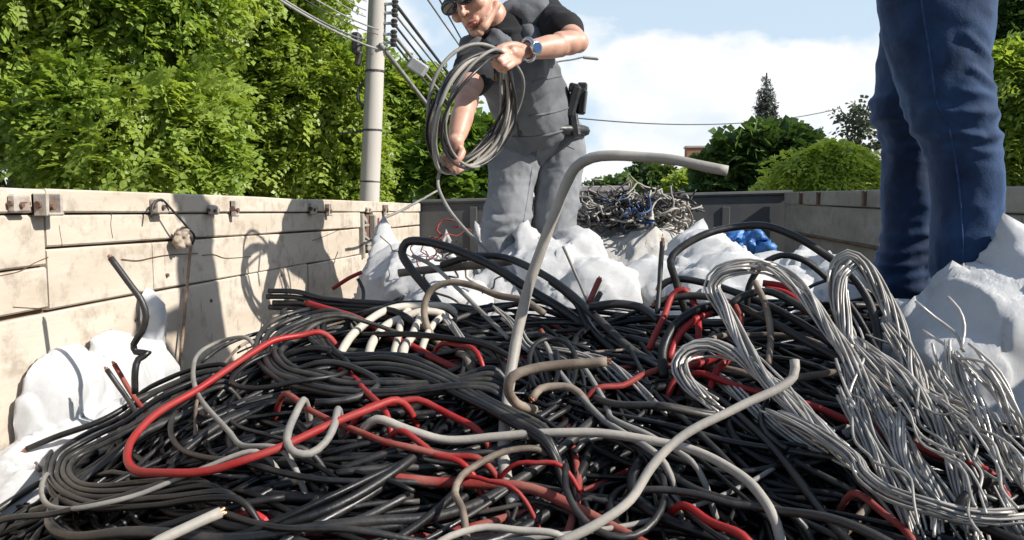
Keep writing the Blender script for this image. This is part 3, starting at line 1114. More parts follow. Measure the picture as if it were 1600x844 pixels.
b.build('roof', M_roof, t)
b = MB(); b.box((hx + 1.2, 25.99, 1.2), (1.8, .06, 2.4), bev=.01); b.build('garage_door', M_glass, t)
hx = P(930, 318, 38).x
t = empty('house', (hx, 41, 0))
tag(t, 'far low house with a flat grey roof right of the man', 'house')
e0 = P(900, 300, 38).z
b = MB(); b.box((P(905, 300, 38).x, 40.5, e0 / 2), (4.4, 5, e0)); b.build('wall', M_plaster, t)
b = MB(); b.box((P(905, 300, 38).x, 40.5, e0 + .15), (4.9, 5.4, .28), bev=.03); b.build('roof', M_roof, t)
# garden wall along the pavement on the left
b = MB(); b.box((-4.6, 18, .7), (.16, 50, 1.4), bev=.02)
tag(b.build('garden_wall', M_plaster), 'long low plastered garden wall along the left pavement under the trees', 'wall')
# ------------------------------------------------------------------ sacks
def sack_mat(name, base):
    m, nt, b = new_mat(name)
    n = noise_node(nt, 7.0, 6, .6)
    r = ramp_node(nt, n.outputs['Fac'], [(.33, tuple(q * .80 for q in base)), (.55, base)])
    nt.links.new(r.outputs[0], b.inputs['Base Color'])
    b.inputs['Roughness'].default_value = .5
    b.inputs['Specular IOR Level'].default_value = .35
    # woven tape bump, plus small crumples
    tc = nt.nodes.new('ShaderNodeTexCoord')
    wv = nt.nodes.new('ShaderNodeTexWave'); wv.inputs['Scale'].default_value = 420; wv.bands_direction = 'Z'
    nt.links.new(tc.outputs['Object'], wv.inputs['Vector'])
    n2 = noise_node(nt, 16.0, 7, .6)
    ad = nt.nodes.new('ShaderNodeMath'); ad.operation = 'MULTIPLY_ADD'; ad.inputs[1].default_value = 22.0
    nt.links.new(n2.outputs['Fac'], ad.inputs[0]); nt.links.new(wv.outputs['Fac'], ad.inputs[2])
    bp = nt.nodes.new('ShaderNodeBump'); bp.inputs['Strength'].default_value = .55; bp.inputs['Distance'].default_value = .0022
    nt.links.new(ad.outputs[0], bp.inputs['Height'])
    nt.links.new(bp.outputs[0], b.inputs['Normal'])
    t = nt.nodes.new('ShaderNodeBsdfTranslucent'); nt.links.new(r.outputs[0], t.inputs['Color'])
    ms = nt.nodes.new('ShaderNodeMixShader'); ms.inputs[0].default_value = .22
    nt.links.new(b.outputs[0], ms.inputs[1]); nt.links.new(t.outputs[0], ms.inputs[2])
    nt.links.new(ms.outputs[0], nt.nodes['Material Output'].inputs['Surface'])
    return m


M_sack = sack_mat('white_woven_sack', (.80, .80, .80))
M_sack2 = sack_mat('dusty_woven_sack', (.74, .71, .66))


# ---- shape of the heap
_cx = np.array([-1.25, -1.1, -.95, -.8, -.55, 0, .5, .9, 1.2])
_cz = np.array([-.50, -.435, -.365, -.30, -.262, -.265, -.255, -.265, -.33])


def hz(x, y):
    """top of the heap, relative to the eye"""
    x = np.asarray(x, float); y = np.asarray(y, float)
    c = np.interp(x, _cx, _cz)
    dr = np.where(y < 1.9, .19 * (np.maximum(1.9 - y, 0) / .9)**1.35, .42 * np.maximum(y - 1.9, 0)**1.2)
    q = np.stack([x, y, 0 * x], -1)
    return c - dr + .022 * vnoise(q, 3.1, 4) + .012 * vnoise(q, 7.0, 9)


def drape(ells, centre, size, n=62, gather=1.22, steps=90, seed=0, pins=(), rot=0.0, top=None, iters=7, sag=0.0):
    """a loose sheet of sacking let fall over soft lumps: springs, gravity and contact; returns vertices and faces"""
    q = np.random.default_rng(seed)
    m = n
    u = np.linspace(-.5, .5, n)
    U, W = np.meshgrid(u, u, indexing='ij')
    # rounded sheet corners, turned about the vertical
    f = 1 - .16 * (np.abs(U * 2) * np.abs(W * 2))**2
    x, y = U * size[0] * f, W * size[1] * f
    X = centre[0] + x * math.cos(rot) - y * math.sin(rot)
    Y = centre[1] + x * math.sin(rot) + y * math.cos(rot)
    zt = (max(c[2] + r[2] for c, r in ells) + .05) if top is None else top
    p = np.stack([X, Y, np.full_like(X, zt)], -1)
    g3 = np.stack([X, Y, 0 * X], -1)
    p[..., 2] += .03 * fbm(g3, 6, seed, 2) + .012 * fbm(g3, 17, seed + 5, 2)
    hx, hy = size[0] / (n - 1) * gather, size[1] / (n - 1) * gather
    v = np.zeros_like(p)
    pinned = np.zeros((n, n), bool)
    for pp in pins:
        d = (X - pp[0])**2 + (Y - pp[1])**2
        k = np.unravel_index(np.argmin(d), d.shape)
        pinned[k] = True
        p[k] = pp
    pp0 = p.copy()
    w = np.where(pinned, 0.0, 1.0)
    S = slice
    cons = []
    def add(di, dj, rest, stiff, lo=False):
        for par in (0, 1):
            ia = np.arange(0, n - di) if dj >= 0 else np.arange(0, n - di)
            ja = np.arange(0, n - dj) if dj >= 0 else np.arange(-dj, n)
            if di: ia = ia[(ia // di) % 2 == par]
            else: ja = ja[(ja // dj) % 2 == par]
            I, J = np.meshgrid(ia, ja, indexing='ij')
            a = (I * n + J).ravel(); b = ((I + di) * n + J + dj).ravel()
            cons.append((a, b, rest, stiff, lo))
    add(1, 0, hx, 1.0); add(0, 1, hy, 1.0)
    add(1, 1, math.hypot(hx, hy), .6); add(1, -1, math.hypot(hx, hy), .6)
    add(3, 0, hx * 2.85, .35, True); add(0, 3, hy * 2.85, .35, True)
    P_ = p.reshape(-1, 3); V_ = v.reshape(-1, 3); W_ = w.ravel()
    dt = .02
    C = [(np.array(tuple(c), float), np.array(r, float)) for c, r in ells]
    for st in range(steps):
        V_[:, 2] -= 9.8 * dt
        V_ *= .97
        old = P_.copy()
        P_ += V_ * dt * W_[:, None]
        for it in range(iters):
            for a, b, rest, stiff, lo in cons:
                dl = P_[b] - P_[a]
                ln = np.sqrt((dl * dl).sum(1)) + 1e-9
                e = (ln - rest) / ln * stiff
                if lo: e = np.minimum(e, 0)          # resists bending only
                ws = W_[a] + W_[b] + 1e-9
                dl *= (e / ws)[:, None]
                P_[a] += dl * W_[a][:, None]
                P_[b] -= dl * W_[b][:, None]
        for c, r in C:
            d = (P_ - c) / r
            k = np.sqrt((d * d).sum(1))
            ins = k < 1
            if ins.any():
                P_[ins] = c + d[ins] / np.maximum(k[ins], 1e-3)[:, None] * r
                old[ins] += (P_[ins] - old[ins]) * .7      # friction
        fl = EZ + hz(P_[:, 0], np.clip(P_[:, 1], .3, 9)) - .04
        fl = np.maximum(fl, ZF + .01)
        lowp = P_[:, 2] < fl
        P_[lowp, 2] = fl[lowp]; old[lowp, :2] += (P_[lowp, :2] - old[lowp, :2]) * .6
        P_[:, 0] = np.clip(P_[:, 0], XL + .016, XR - .016)
        P_[:, 1] = np.minimum(P_[:, 1], YB - .03)
        V_ = (P_ - old) / dt
        sp = np.sqrt((V_ * V_).sum(1)) + 1e-9
        V_ *= np.minimum(1, 1.6 / sp)[:, None]
    i, j = np.meshgrid(np.arange(n - 1), np.arange(n - 1), indexing='ij')
    a = (i * n + j).ravel()
    return P_, np.stack([a, a + n, a + n + 1, a + 1], 1)


def crumple_fn(seed, amp, sc):
    """sharp creases and flat facets, as in stiff woven plastic that was crushed and pulled out again"""
    def fn(v, n):
        w = v + .035 * np.stack([fbm(v, 5, seed + q) for q in (5, 6, 7)], 1)
        w = w * np.array([1, 1, .40])
        f1, f2 = worley(w, sc, seed)
        g1, g2 = worley(w + .5, sc * 2.3, seed + 9)
        h1, h2 = worley(w + .9, sc * 4.7, seed + 19)
        s1 = np.where(vnoise(w, sc * .8, seed + 31) > 0, 1.0, -.9)      # folds stand up or sink in
        big = np.exp(-(f2 - f1) * 6.5) * s1
        return amp * (1.05 * big + .55 * np.exp(-(g2 - g1) * 8) * np.sign(vnoise(w, sc * 1.7, seed + 41)) - .25 * np.minimum(g2 - g1, .5)
                      + .16 * np.exp(-(h2 - h1) * 9) + .55 * fbm(v, 3.5, seed + 3, 2))
    return fn


def solid_sack(label, ells, m=None, seed=0, amp=.03, sc=5.0, vox=.008, grp='white sacks in the truck bed', k=.06):
    s = Solid(vox)
    for c, r in ells:
        s.ell(c, r, rot=np.array(Matrix.Rotation(random.uniform(-.3, .3), 3, 'Z')), k=k)
    me = s.mesh('bulk_sack')
    relax(me, 2)
    displace(me, crumple_fn(seed, amp, sc))
    v = get_v(me)
    v[:, 0] = np.clip(v[:, 0], XL + .014, XR - .014)
    set_v(me, v)
    return tag(link('bulk_sack', me, m or M_sack), label, 'sack', grp)


def sack(label, ells, m=None, seed=0, name='bulk_sack', grp='white sacks in the truck bed', ext=None, pad=1.35, amp=.024, sc=5.0, **kw):
    C = np.array([tuple(c) for c, r in ells]); Rr = np.array([r for c, r in ells])
    lo = (C - Rr).min(0); hi = (C + Rr).max(0)
    size = ((hi[0] - lo[0]) * pad, (hi[1] - lo[1]) * pad) if ext is None else ext
    v, f = drape(ells, ((lo[0] + hi[0]) / 2, (lo[1] + hi[1]) / 2), size, seed=seed, **kw)
    n = int(round(len(v)**.5))
    g_ = v.reshape(n, n, 3)
    for ax in (0, 1):                                  # finer sheet, cubic between the simulated points
        k_ = g_.shape[ax]
        g_ = np.moveaxis(g_, ax, 0)
        pad_ = np.concatenate([g_[:1], g_, g_[-1:]])
        mid = (-pad_[:-3] + 9 * pad_[1:-2] + 9 * pad_[2:-1] - pad_[3:]) / 16
        out_ = np.empty((2 * k_ - 1,) + g_.shape[1:]); out_[0::2] = g_; out_[1::2] = mid
        g_ = np.moveaxis(out_, 0, ax)
    n = g_.shape[0]
    i, j = np.meshgrid(np.arange(n - 1), np.arange(n - 1), indexing='ij')
    a = (i * n + j).ravel()
    me = mesh_np(name, g_.reshape(-1, 3), np.stack([a, a + n, a + n + 1, a + 1], 1))
    displace(me, crumple_fn(seed, amp, sc))
    vv_ = get_v(me); vv_[:, 0] = np.clip(vv_[:, 0], XL + .012, XR - .012); set_v(me, vv_)
    o = link(name, me, m or M_sack)
    so = o.modifiers.new('thickness', 'SOLIDIFY'); so.thickness = .002; so.offset = 1
    # what fills it, so that it is no empty sheet
    return tag(o, label, 'sack', grp)


def E(px, py, d, rx, ry, rz): return (P(px, py, d), (rx, ry, rz))


solid_sack('white sack slumped against the sunlit left side with its neck twisted up', [
    E(170, 640, 1.66, .085, .20, .18), E(105, 655, 1.52, .085, .16, .17), E(236, 525, 1.84, .046, .06, .13), E(220, 605, 1.78, .07, .12, .15), E(140, 790, 1.5, .16, .3, .22)],
    seed=3, amp=.014, sc=5.0)
sack('white sack in blue-grey shade below the broken slats of the left side', [
    E(630, 445, 2.75, .16, .2, .15), E(690, 470, 2.6, .20, .2, .11), E(650, 560, 2.7, .36, .35, .2)], seed=12, pins=[tuple(P(600, 342, 2.9)), tuple(P(700, 395, 2.75))], pad=1.4)
sack('white sack gathered behind the black hose loop left of the stooping man', [
    E(745, 395, 3.25, .14, .15, .11), E(715, 380, 3.35, .12, .15, .08), E(735, 430, 3.2, .25, .2, .2)], seed=21, pins=[tuple(P(742, 345, 3.3)), tuple(P(700, 358, 3.4))], pad=1.5)
sack('bright white sack wrapped round the stooping man\'s legs', [
    E(870, 450, 2.80, .20, .17, .16), E(905, 420, 2.85, .11, .14, .12), E(935, 465, 2.7, .15, .16, .13), E(790, 465, 2.75, .12, .13, .11), E(860, 560, 2.75, .45, .35, .22)],
    seed=33, pins=[tuple(P(818, 338, 2.86)), tuple(P(893, 372, 2.95))], pad=1.4, gather=1.28)
sack('dusty white sack brim-full of tangled wire in front of the headboard', [
    E(965, 400, 3.75, .28, .3, .13), E(1030, 385, 3.7, .13, .2, .11), E(900, 425, 3.7, .24, .3, .13), E(975, 470, 3.6, .42, .4, .2)], M_sack2, seed=44,
    pins=[tuple(P(1068, 322, 3.7)), tuple(P(1020, 322, 3.55)), tuple(P(895, 348, 3.6))], pad=1.3)
sack('white sack with a pointed crest under the big black arc of cable', [
    E(1105, 410, 3.0, .15, .2, .11), E(1040, 455, 2.8, .18, .2, .11), E(1130, 455, 2.75, .24, .22, .13), E(1100, 560, 2.8, .45, .4, .2)], seed=52,
    pins=[tuple(P(1098, 345, 3.1)), tuple(P(1160, 380, 3.0))], pad=1.35)
sack('crumpled white sack between the blue netting and the jeans', [
    E(1235, 435, 3.0, .20, .25, .09), E(1300, 450, 2.8, .14, .2, .10), E(1240, 475, 2.8, .28, .25, .12), E(1200, 560, 2.7, .42, .4, .22)], seed=61,
    pins=[tuple(P(1262, 378, 3.05))], pad=1.35)
sack('large white sack in the right foreground in front of the jeans', [
    E(1570, 560, 1.52, .15, .15, .17), E(1590, 450, 1.54, .06, .10, .08), E(1690, 540, 1.5, .14, .15, .15), E(1490, 580, 1.48, .09, .12, .08), E(1600, 700, 1.5, .25, .2, .2)],
    seed=70, pins=[tuple(P(1574, 350, 1.55)), tuple(P(1490, 418, 1.54)), tuple(P(1405, 482, 1.54))], pad=1.35, gather=1.2, amp=.018, sc=4.0)

# blue netting
s = Solid(.012)
for px, py, r in ((1150, 372, .032), (1172, 379, .04), (1195, 387, .035), (1165, 388, .035), (1182, 372, .025)):
    s.ell(P(px, py, 3.35), (r, r, r * .8), k=.04)
me = s.mesh('netting')
displace(me, lambda v, n: .022 * ridged(v, 26, 5, 3))
tag(link('plastic_netting', me, mat('blue_plastic', (.015, .075, .26), (.05, .19, .46), 30, .4, bump=.8, bscale=60)), 'crumpled blue plastic netting lying on the white sacks', 'netting')

# ---- the heap itself
_dd = np.linspace(.5, 2.25, 260)


def heap_depth(px, py, lift):
    v = ray(px, py)
    x, z = v.x / v.y * _dd, v.z / v.y * _dd
    hit = np.nonzero(z <= hz(x, _dd) + lift)[0]
    return float(_dd[hit[0]]) if len(hit) else None


# dark packed core of the heap
gx, gy = np.linspace(XL + .01, XR - .01, 90), np.linspace(.25, 2.9, 110)
X, Y = np.meshgrid(gx, gy, indexing='ij')
Z = np.maximum(EZ + hz(X, Y) - .105, ZF + .006)
V = np.stack([X, Y, Z], -1).reshape(-1, 3)
i, j = np.meshgrid(np.arange(89), np.arange(109), indexing='ij')
a = (i * 110 + j).ravel()
F = np.stack([a, a + 110, a + 111, a + 1], 1)
M_core = mat('dirty_black_scrap', (.010, .010, .010), (.025, .022, .02), 30, .8, bump=.8)
tag(link('packed_scrap', mesh_np('packed_scrap', V, F), M_core), 'dark packed scrap underneath the heap of cables', 'scrap', kind='stuff')


def cable_mat(name, c, dust, rough=.42, amount=.5, spec=.5):
    """rubber or plastic sheath with a patchy film of dust and fine scuffs"""
    m, nt, b = new_mat(name)
    n = noise_node(nt, 11, 6, .65)
    r = ramp_node(nt, n.outputs['Fac'], [(.42, c), (.42 + .45 * (1.1 - amount), dust)])
    n3 = noise_node(nt, 70, 4, .7)
    r3 = ramp_node(nt, n3.outputs['Fac'], [(.60, (0, 0, 0)), (.72, (.5,) * 3)])
    mx = nt.nodes.new('ShaderNodeMixRGB'); mx.inputs[2].default_value = (*dust, 1)
    nt.links.new(r3.outputs[0], mx.inputs[0]); nt.links.new(r.outputs[0], mx.inputs[1])
    nt.links.new(mx.outputs[0], b.inputs['Base Color'])
    rr = ramp_node(nt, n.outputs['Fac'], [(.38, (rough,) * 3), (.7, (min(1, rough + .3),) * 3)])
    nt.links.new(rr.outputs[0], b.inputs['Roughness'])
    b.inputs['Specular IOR Level'].default_value = spec
    n2 = noise_node(nt, 120, 3, .6)
    bp = nt.nodes.new('ShaderNodeBump'); bp.inputs['Strength'].default_value = .35; bp.inputs['Distance'].default_value = .0015
    nt.links.new(n2.outputs['Fac'], bp.inputs['Height']); nt.links.new(bp.outputs[0], b.inputs['Normal'])
    return m


K_black = cable_mat('black_sheath', (.007, .007, .008), (.046, .041, .036), .33, .32)
K_jet = cable_mat('jet_black_sheath', (.004, .004, .005), (.017, .016, .015), .32, .2, .35)
K_char = cable_mat('charcoal_sheath', (.013, .0125, .012), (.066, .058, .049), .40, .42)
K_brown = cable_mat('brown_grey_sheath', (.11, .085, .066), (.25, .20, .155), .55, .6, .3)
K_grey = cable_mat('grey_sheath', (.17, .163, .152), (.28, .255, .225), .5, .5, .4)
K_light = cable_mat('light_grey_sheath', (.27, .25, .222), (.37, .335, .29), .5, .5, .4)
K_cream = cable_mat('cream_sheath', (.42, .38, .32), (.52, .46, .38), .5, .4, .4)
K_red = cable_mat('red_sheath', (.27, .008, .008), (.22, .04, .033), .45, .3, .4)
K_redd = cable_mat('dull_red_sheath', (.20, .014, .012), (.25, .09, .07), .55, .5, .3)
K_cu = mat('copper_core', (.55, .25, .14), (.42, .2, .12), 60, .4, metal=.8)
K_alu = mat('bare_aluminium', (.50, .475, .44), (.29, .27, .245), 26, .40, metal=.3, bump=.3, bscale=140, bdist=.001)
K_alu2 = mat('dull_aluminium', (.40, .38, .35), (.23, .215, .195), 20, .48, metal=.3, bump=.3, bscale=140, bdist=.001)


def resolve(pts, lift):
    """pixel polyline -> world points lying on the heap, or at the depth given"""
    ds = [p[2] if len(p) > 2 else heap_depth(p[0], p[1], lift) for p in pts]
    known = [i for i, d in enumerate(ds) if d is not None]
    if not known: ds = [1.9] * len(pts); known = list(range(len(pts)))
    ds = np.interp(range(len(pts)), known, [ds[i] for i in known])
    # keep neighbouring depths from jumping
    for _ in range(2):
        sm = ds.copy()
        for i in range(1, len(ds) - 1):
            if len(pts[i]) < 3: sm[i] = .5 * ds[i] + .25 * (ds[i - 1] + ds[i + 1])
        ds = sm
    return [P(p[0], p[1], d) for p, d in zip(pts, ds)], float(np.mean(ds))


HN = [0]


def hero(name, label, pts, w, m, lift=.012, grp=None, cat='cable', ends='', wob=.0022, taper=None, parent=None, n=10, dive=True):
    HN[0] += 1
    c, d = resolve(pts, lift)
    for e in ('a', 'b'):                                # ends without a visible cut sink into the heap
        q = pts[0] if e == 'a' else pts[-1]
        if e in ends or len(q) > 2 or not dive: continue
        A_, B_ = (c[0], c[1]) if e == 'a' else (c[-1], c[-2])
        dr = (A_ - B_).normalized(); dr.z = min(dr.z, 0)
        x1 = A_ + dr * .022 + Vector((0, 0, -.016)); x2 = A_ + dr * .05 + Vector((0, 0, -.07))
        c = [x2, x1] + c if e == 'a' else c + [x1, x2]
    p = catmull(c, .012)
    if len(p) > 6:
        p = p + wob * np.stack([vnoise(p + HN[0] * 3.7, 14, 31 + q) for q in range(3)], 1)
    if m in (K_red, K_redd): w *= .84
    r = w / 2 * d / FPX
    rr = r * (1 + .05 * vnoise(p, 30, 8))
    if taper: rr = rr * np.linspace(taper[0], taper[1], len(p))
    o = tube_obj(name, p, rr, m, parent, n=n)
    if label: tag(o, label, cat, grp)
    for e in ends:
        i0, i1 = (0, 1) if e == 'a' else (-1, -2)
        dr = p[i0] - p[i1]; dr /= np.linalg.norm(dr)
        ex = MB()
        for q in range(5):
            a = q * 1.2566; t_, u_, w_ = frames(np.array([p[i0], p[i0] + dr * .01]))
            off = (u_[0] * math.cos(a) + w_[0] * math.sin(a)) * r * .45
            ex.tube([p[i0] - dr * .004 + off, p[i0] + dr * (.004 + .003 * (q % 2)) + off], r * .28, 6)
        ex.build('core_strands', K_cu, o)
    return o


exec_h = hero
# --- signature cables, top to bottom
hero('grey_conduit', 'stiff light grey conduit rising from the heap and bending over to the right', [(1137, 267, 1.32), (1100, 260, 1.33), (1060, 252, 1.34), (1000, 245, 1.36), (955, 243, 1.37), (925, 247, 1.38), (900, 262, 1.39), (884, 290, 1.4), (868, 330, 1.41), (845, 390, 1.42), (825, 450, 1.42), (808, 525, 1.4), (796, 600, 1.34), (788, 670, 1.26), (789, 740, 1.17), (803, 788, 1.12)], 19, K_light, cat='conduit', taper=(.86, 1.02), wob=.001)
hero('hook_cable', 'short thick brown-grey cable hooked in front of the conduit', [(948, 563, 1.2), (885, 569, 1.2), (830, 577, 1.19), (800, 588, 1.18), (793, 605, 1.18), (805, 628, 1.2), (835, 640, 1.24)], 16, K_brown, ends='a')
hero('grey_cable', 'pale grey cable sweeping across the middle of the heap in front of the conduit', [(590, 655), (640, 672), (700, 688), (780, 683), (880, 675), (980, 683), (1060, 697), (1115, 718), (1170, 752), (1205, 800)], 15, K_light, lift=.035)
hero('grey_cable', 'pale grey cable with a kinked tip crossing in an S to the bottom edge', [(1240, 562, 1.16), (1238, 588, 1.15), (1150, 638, 1.12), (1060, 685, 1.09), (1018, 730, 1.06), (985, 782, 1.03), (930, 822, 1.0), (870, 850, .98)], 15, K_light, lift=.05)
hero('red_cable', 'red cable running straight down from the crest towards the conduit', [(480, 473, 1.86), (560, 499, 1.75), (640, 540, 1.62), (700, 570, 1.53), (745, 592, 1.46), (800, 625, 1.36)], 14, K_red, wob=.0012, ends='a')
hero('red_cable', 'red cable bent into a big open loop on the left slope', [(500, 520), (470, 524), (430, 531), (380, 560), (310, 607), (240, 650), (205, 690), (200, 715), (215, 735), (260, 740), (330, 734), (400, 713), (460, 690), (520, 662), (575, 640), (620, 625)], 15, K_red, lift=.045)
hero('red_cable', 'dull red cable end poking up beside a black one at the white sack', [(178, 569, 1.45), (195, 595, 1.45), (215, 626, 1.44), (240, 660, 1.42), (262, 692, 1.38), (268, 722, 1.34)], 10, K_redd, ends='a')
hero('black_cable', 'black cable end poking up beside a red one at the white sack', [(168, 577, 1.42), (188, 608, 1.42), (210, 640, 1.41), (230, 680, 1.38), (243, 722, 1.33)], 9, K_char, ends='a')
hero('black_cable', 'black cable squiggling upright against the sunlit left side', [(173, 403, 1.44), (200, 440, 1.44), (222, 472, 1.44), (228, 495, 1.44), (222, 518, 1.44), (209, 538, 1.44), (212, 550, 1.44), (232, 552, 1.44), (216, 562, 1.43), (211, 580, 1.42), (211, 615, 1.42)], 11, K_black, wob=.0005, ends='a')
hero('black_cable', 'black cable end lying out to the left over the white sack', [(43, 703, 1.33), (85, 683, 1.35), (150, 660, 1.38), (220, 622, 1.45), (290, 592, 1.52), (360, 570, 1.6)], 10, K_black, ends='a')
hero('black_cable', 'black cable making the widest arc over the sacks on the right', [(1075, 500, 1.62), (1056, 440, 1.62), (1047, 408, 1.62), (1058, 392, 1.63), (1095, 369, 1.64), (1150, 355, 1.66), (1195, 353, 1.66), (1240, 368, 1.65), (1290, 398, 1.63), (1330, 430, 1.6), (1358, 472, 1.57), (1371, 520, 1.52), (1370, 560, 1.48)], 12, K_black, wob=.001)
hero('black_cable', 'black cable making the smaller arc inside the widest one', [(1168, 495, 1.58), (1170, 450, 1.58), (1190, 415, 1.58), (1220, 399, 1.58), (1252, 405, 1.57), (1290, 432, 1.56), (1330, 480, 1.53), (1365, 540, 1.48), (1400, 600, 1.4)], 10, K_jet, wob=.001)
hero('black_cable', 'black cable with a cut end curving from the upright grey stick to the right', [(1028, 450, 1.66), (1040, 440, 1.66), (1060, 435, 1.66), (1107, 443, 1.64), (1160, 461, 1.6), (1221, 489, 1.55), (1285, 527, 1.48), (1340, 570, 1.42)], 12, K_black, ends='a')
hero('black_cable', 'second black cable with a cut end beside the upright grey stick', [(1022, 475, 1.6), (1060, 463, 1.6), (1110, 465, 1.58), (1170, 486, 1.54), (1250, 527, 1.47), (1325, 568, 1.4)], 12, K_char, ends='a')
hero('black_cable', 'thick black cable curving round the red loops on the right', [(1036, 590, 1.42), (1035, 545, 1.46), (1055, 507, 1.5), (1090, 485, 1.52), (1112, 479, 1.53)], 15, K_jet)
hero('red_cable', 'flat red strip bent under the thick black curve on the right', [(1046, 560, 1.45), (1062, 522, 1.49), (1085, 500, 1.51), (1110, 488, 1.53)], 14, K_red)
hero('black_cable', 'black cable arching low under the aluminium loop', [(1140, 478, 1.54), (1162, 462, 1.55), (1200, 456, 1.55), (1250, 478, 1.52), (1300, 512, 1.47), (1350, 560, 1.4)], 12, K_black)
hero('black_hose', 'thick black hose making a long loop behind the heap left of the conduit', [(705, 505, 1.9), (671, 457, 1.95), (640, 418, 1.97), (628, 395, 1.98), (635, 379, 1.98), (661, 377, 1.97), (702, 387, 1.95), (744, 404, 1.92), (778, 421, 1.9), (820, 448, 1.88), (880, 485, 1.82), (955, 540, 1.7), (1040, 600, 1.55)], 15, K_black, cat='hose', wob=.001)
hero('dark_cable', 'dark grey cable running from the sacks down past the conduit to the right', [(690, 415, 2.0), (735, 402, 1.98), (785, 402, 1.94), (835, 422, 1.88), (885, 454, 1.8), (930, 495, 1.7), (985, 545, 1.6), (1045, 585, 1.5), (1090, 640, 1.36)], 13, K_char, wob=.001)
hero('brown_cable', 'brown-grey cable curled in a C left of the conduit', [(730, 560), (700, 548, 1.65), (680, 532, 1.66), (665, 504, 1.68), (663, 478, 1.69), (675, 453, 1.7), (702, 441, 1.7), (737, 446, 1.69), (778, 462, 1.67), (820, 470, 1.65), (850, 490, 1.62)], 11, K_brown, wob=.001)
hero('grey_cable', 'thin straight grey cable crossing inside the black hose loop', [(644, 400, 1.9), (675, 415, 1.88), (730, 466, 1.76), (795, 530, 1.6)], 7, K_grey)
hero('brown_strap', 'flat rusty brown strap lying behind the black hose loop', [(622, 427, 2.02), (680, 420, 2.02), (760, 412, 2.02), (800, 408, 2.02)], 13, K_brown, cat='strap')
for k, (dy, dx, m, lab) in enumerate(((0, 0, K_char, 'uppermost of the dark cable ends stacked at the left end of the crest'), (9, -3, K_black, 'second of the dark cable ends stacked at the left end of the crest'),
                                      (17, 6, K_char, 'third of the dark cable ends stacked at the left end of the crest'), (25, 0, K_black, 'lowest of the dark cable ends stacked at the left end of the crest'))):
    hero('dark_cable', lab, [(420 + dx, 455 + dy, 1.9), (460, 456 + dy, 1.9), (520, 468 + dy * .8, 1.88), (590, 474 + dy * .6, 1.86), (668, 474 + dy * .7, 1.84), (760, 490 + dy, 1.8)], 9, m, grp='cable ends at the left end of the crest')
for k in range(5):
    o_ = k * 9
    hero('charcoal_cable', ('outermost', 'second from the outside', 'third from the outside', 'fourth from the outside', 'innermost')[k] + ' of the charcoal cables bent round at the heap\'s left shoulder',
         [(520 + o_, 486 + o_ * .3), (482 + o_ * .4, 484 + o_ * .6), (432 + o_, 498 + o_ * .8), (405 + o_, 525 + o_ * .5), (403 + o_, 555), (423 + o_, 584 - o_ * .3), (471 + o_, 606 - o_ * .6), (542, 618 - o_ * .7), (620, 616 - o_ * .6), (700, 606 - o_ * .3), (770, 612 - o_)],
         10, (K_char, K_black, K_char, K_char, K_char)[k], lift=.03 + .006 * (k % 2), grp='charcoal cables bent round the left shoulder')
for k in range(4):
    o_ = k * 8
    hero('charcoal_cable', ('topmost', 'second from the top', 'third from the top', 'lowest')[k] + ' of the dark cables fanning right from the crest to the conduit',
         [(482 + o_, 497), (482 + o_, 522 + o_ * .2), (503 + o_, 544 + o_ * .4), (542, 556 + o_ * .9), (600, 553 + o_), (650, 562 + o_), (705, 588 + o_ * .9), (765, 625 + o_ * .7), (850, 668 + o_)],
         11, (K_char, K_black, K_char, K_jet)[k], lift=.036, grp='dark cables fanning right from the crest')
for k, (pts, w) in enumerate((([(532, 552), (567, 509), (613, 483), (662, 478), (700, 480)], 13), ([(578, 545), (590, 525), (612, 504), (660, 487), (690, 490)], 14),
                              ([(617, 550), (624, 525), (628, 498), (645, 480)], 12), ([(631, 550), (645, 525), (658, 495), (668, 480)], 14), ([(660, 540), (672, 515), (690, 495)], 11))):
    hero('cream_cable', ('leftmost', 'second from the left', 'third from the left', 'fourth from the left', 'rightmost')[k] + ' of the cream cables under the straight red one', pts, w, K_cream, lift=.02, grp='cream cables under the straight red one')
hero('grey_tube', 'pale grey tube bent into a U among the red cables', [(474, 625), (460, 650), (450, 676), (450, 695), (462, 708), (485, 709), (508, 692), (522, 665), (528, 640)], 13, K_grey, lift=.05, wob=.0005)
hero('grey_cable', 'thin grey cable curving down the left slope outside the red loop', [(388, 528), (345, 532), (318, 545), (302, 574), (306, 607), (324, 638), (360, 677), (382, 696), (440, 702)], 8, K_grey, lift=.035)
for k in range(5):
    o_ = k * 9
    hero('black_cable', ('innermost', 'second from the inside', 'third from the inside', 'fourth from the inside', 'outermost')[k] + ' of the coiled black cables at the heap\'s left foot',
         [(300 + 2 * o_, 745 + o_), (252, 752 + o_), (151 - o_ * .3, 759 + o_), (119 - o_, 752 + o_ * .5), (108 - o_, 734), (122 - o_, 714 - o_ * .4), (162 - o_, 695 - o_ * .6), (205 - o_ * .6, 674 - o_ * .8), (270 - o_, 640 - o_), (350, 605 - o_)],
         10, (K_char, K_black, K_jet, K_black, K_jet)[k], lift=.02, grp='coiled black cables at the left foot')
hero('grey_cable', 'dusty grey cable looping at the far left foot of the heap', [(74, 742), (66, 772), (84, 793), (122, 795), (165, 785), (223, 770), (306, 738), (400, 706)], 9, K_grey, lift=.03)
hero('grey_tube', 'thick pale grey cut end at the bottom left edge', [(232, 856), (290, 826), (345, 801)], 19, K_light, lift=.045, wob=.0005, ends='b')
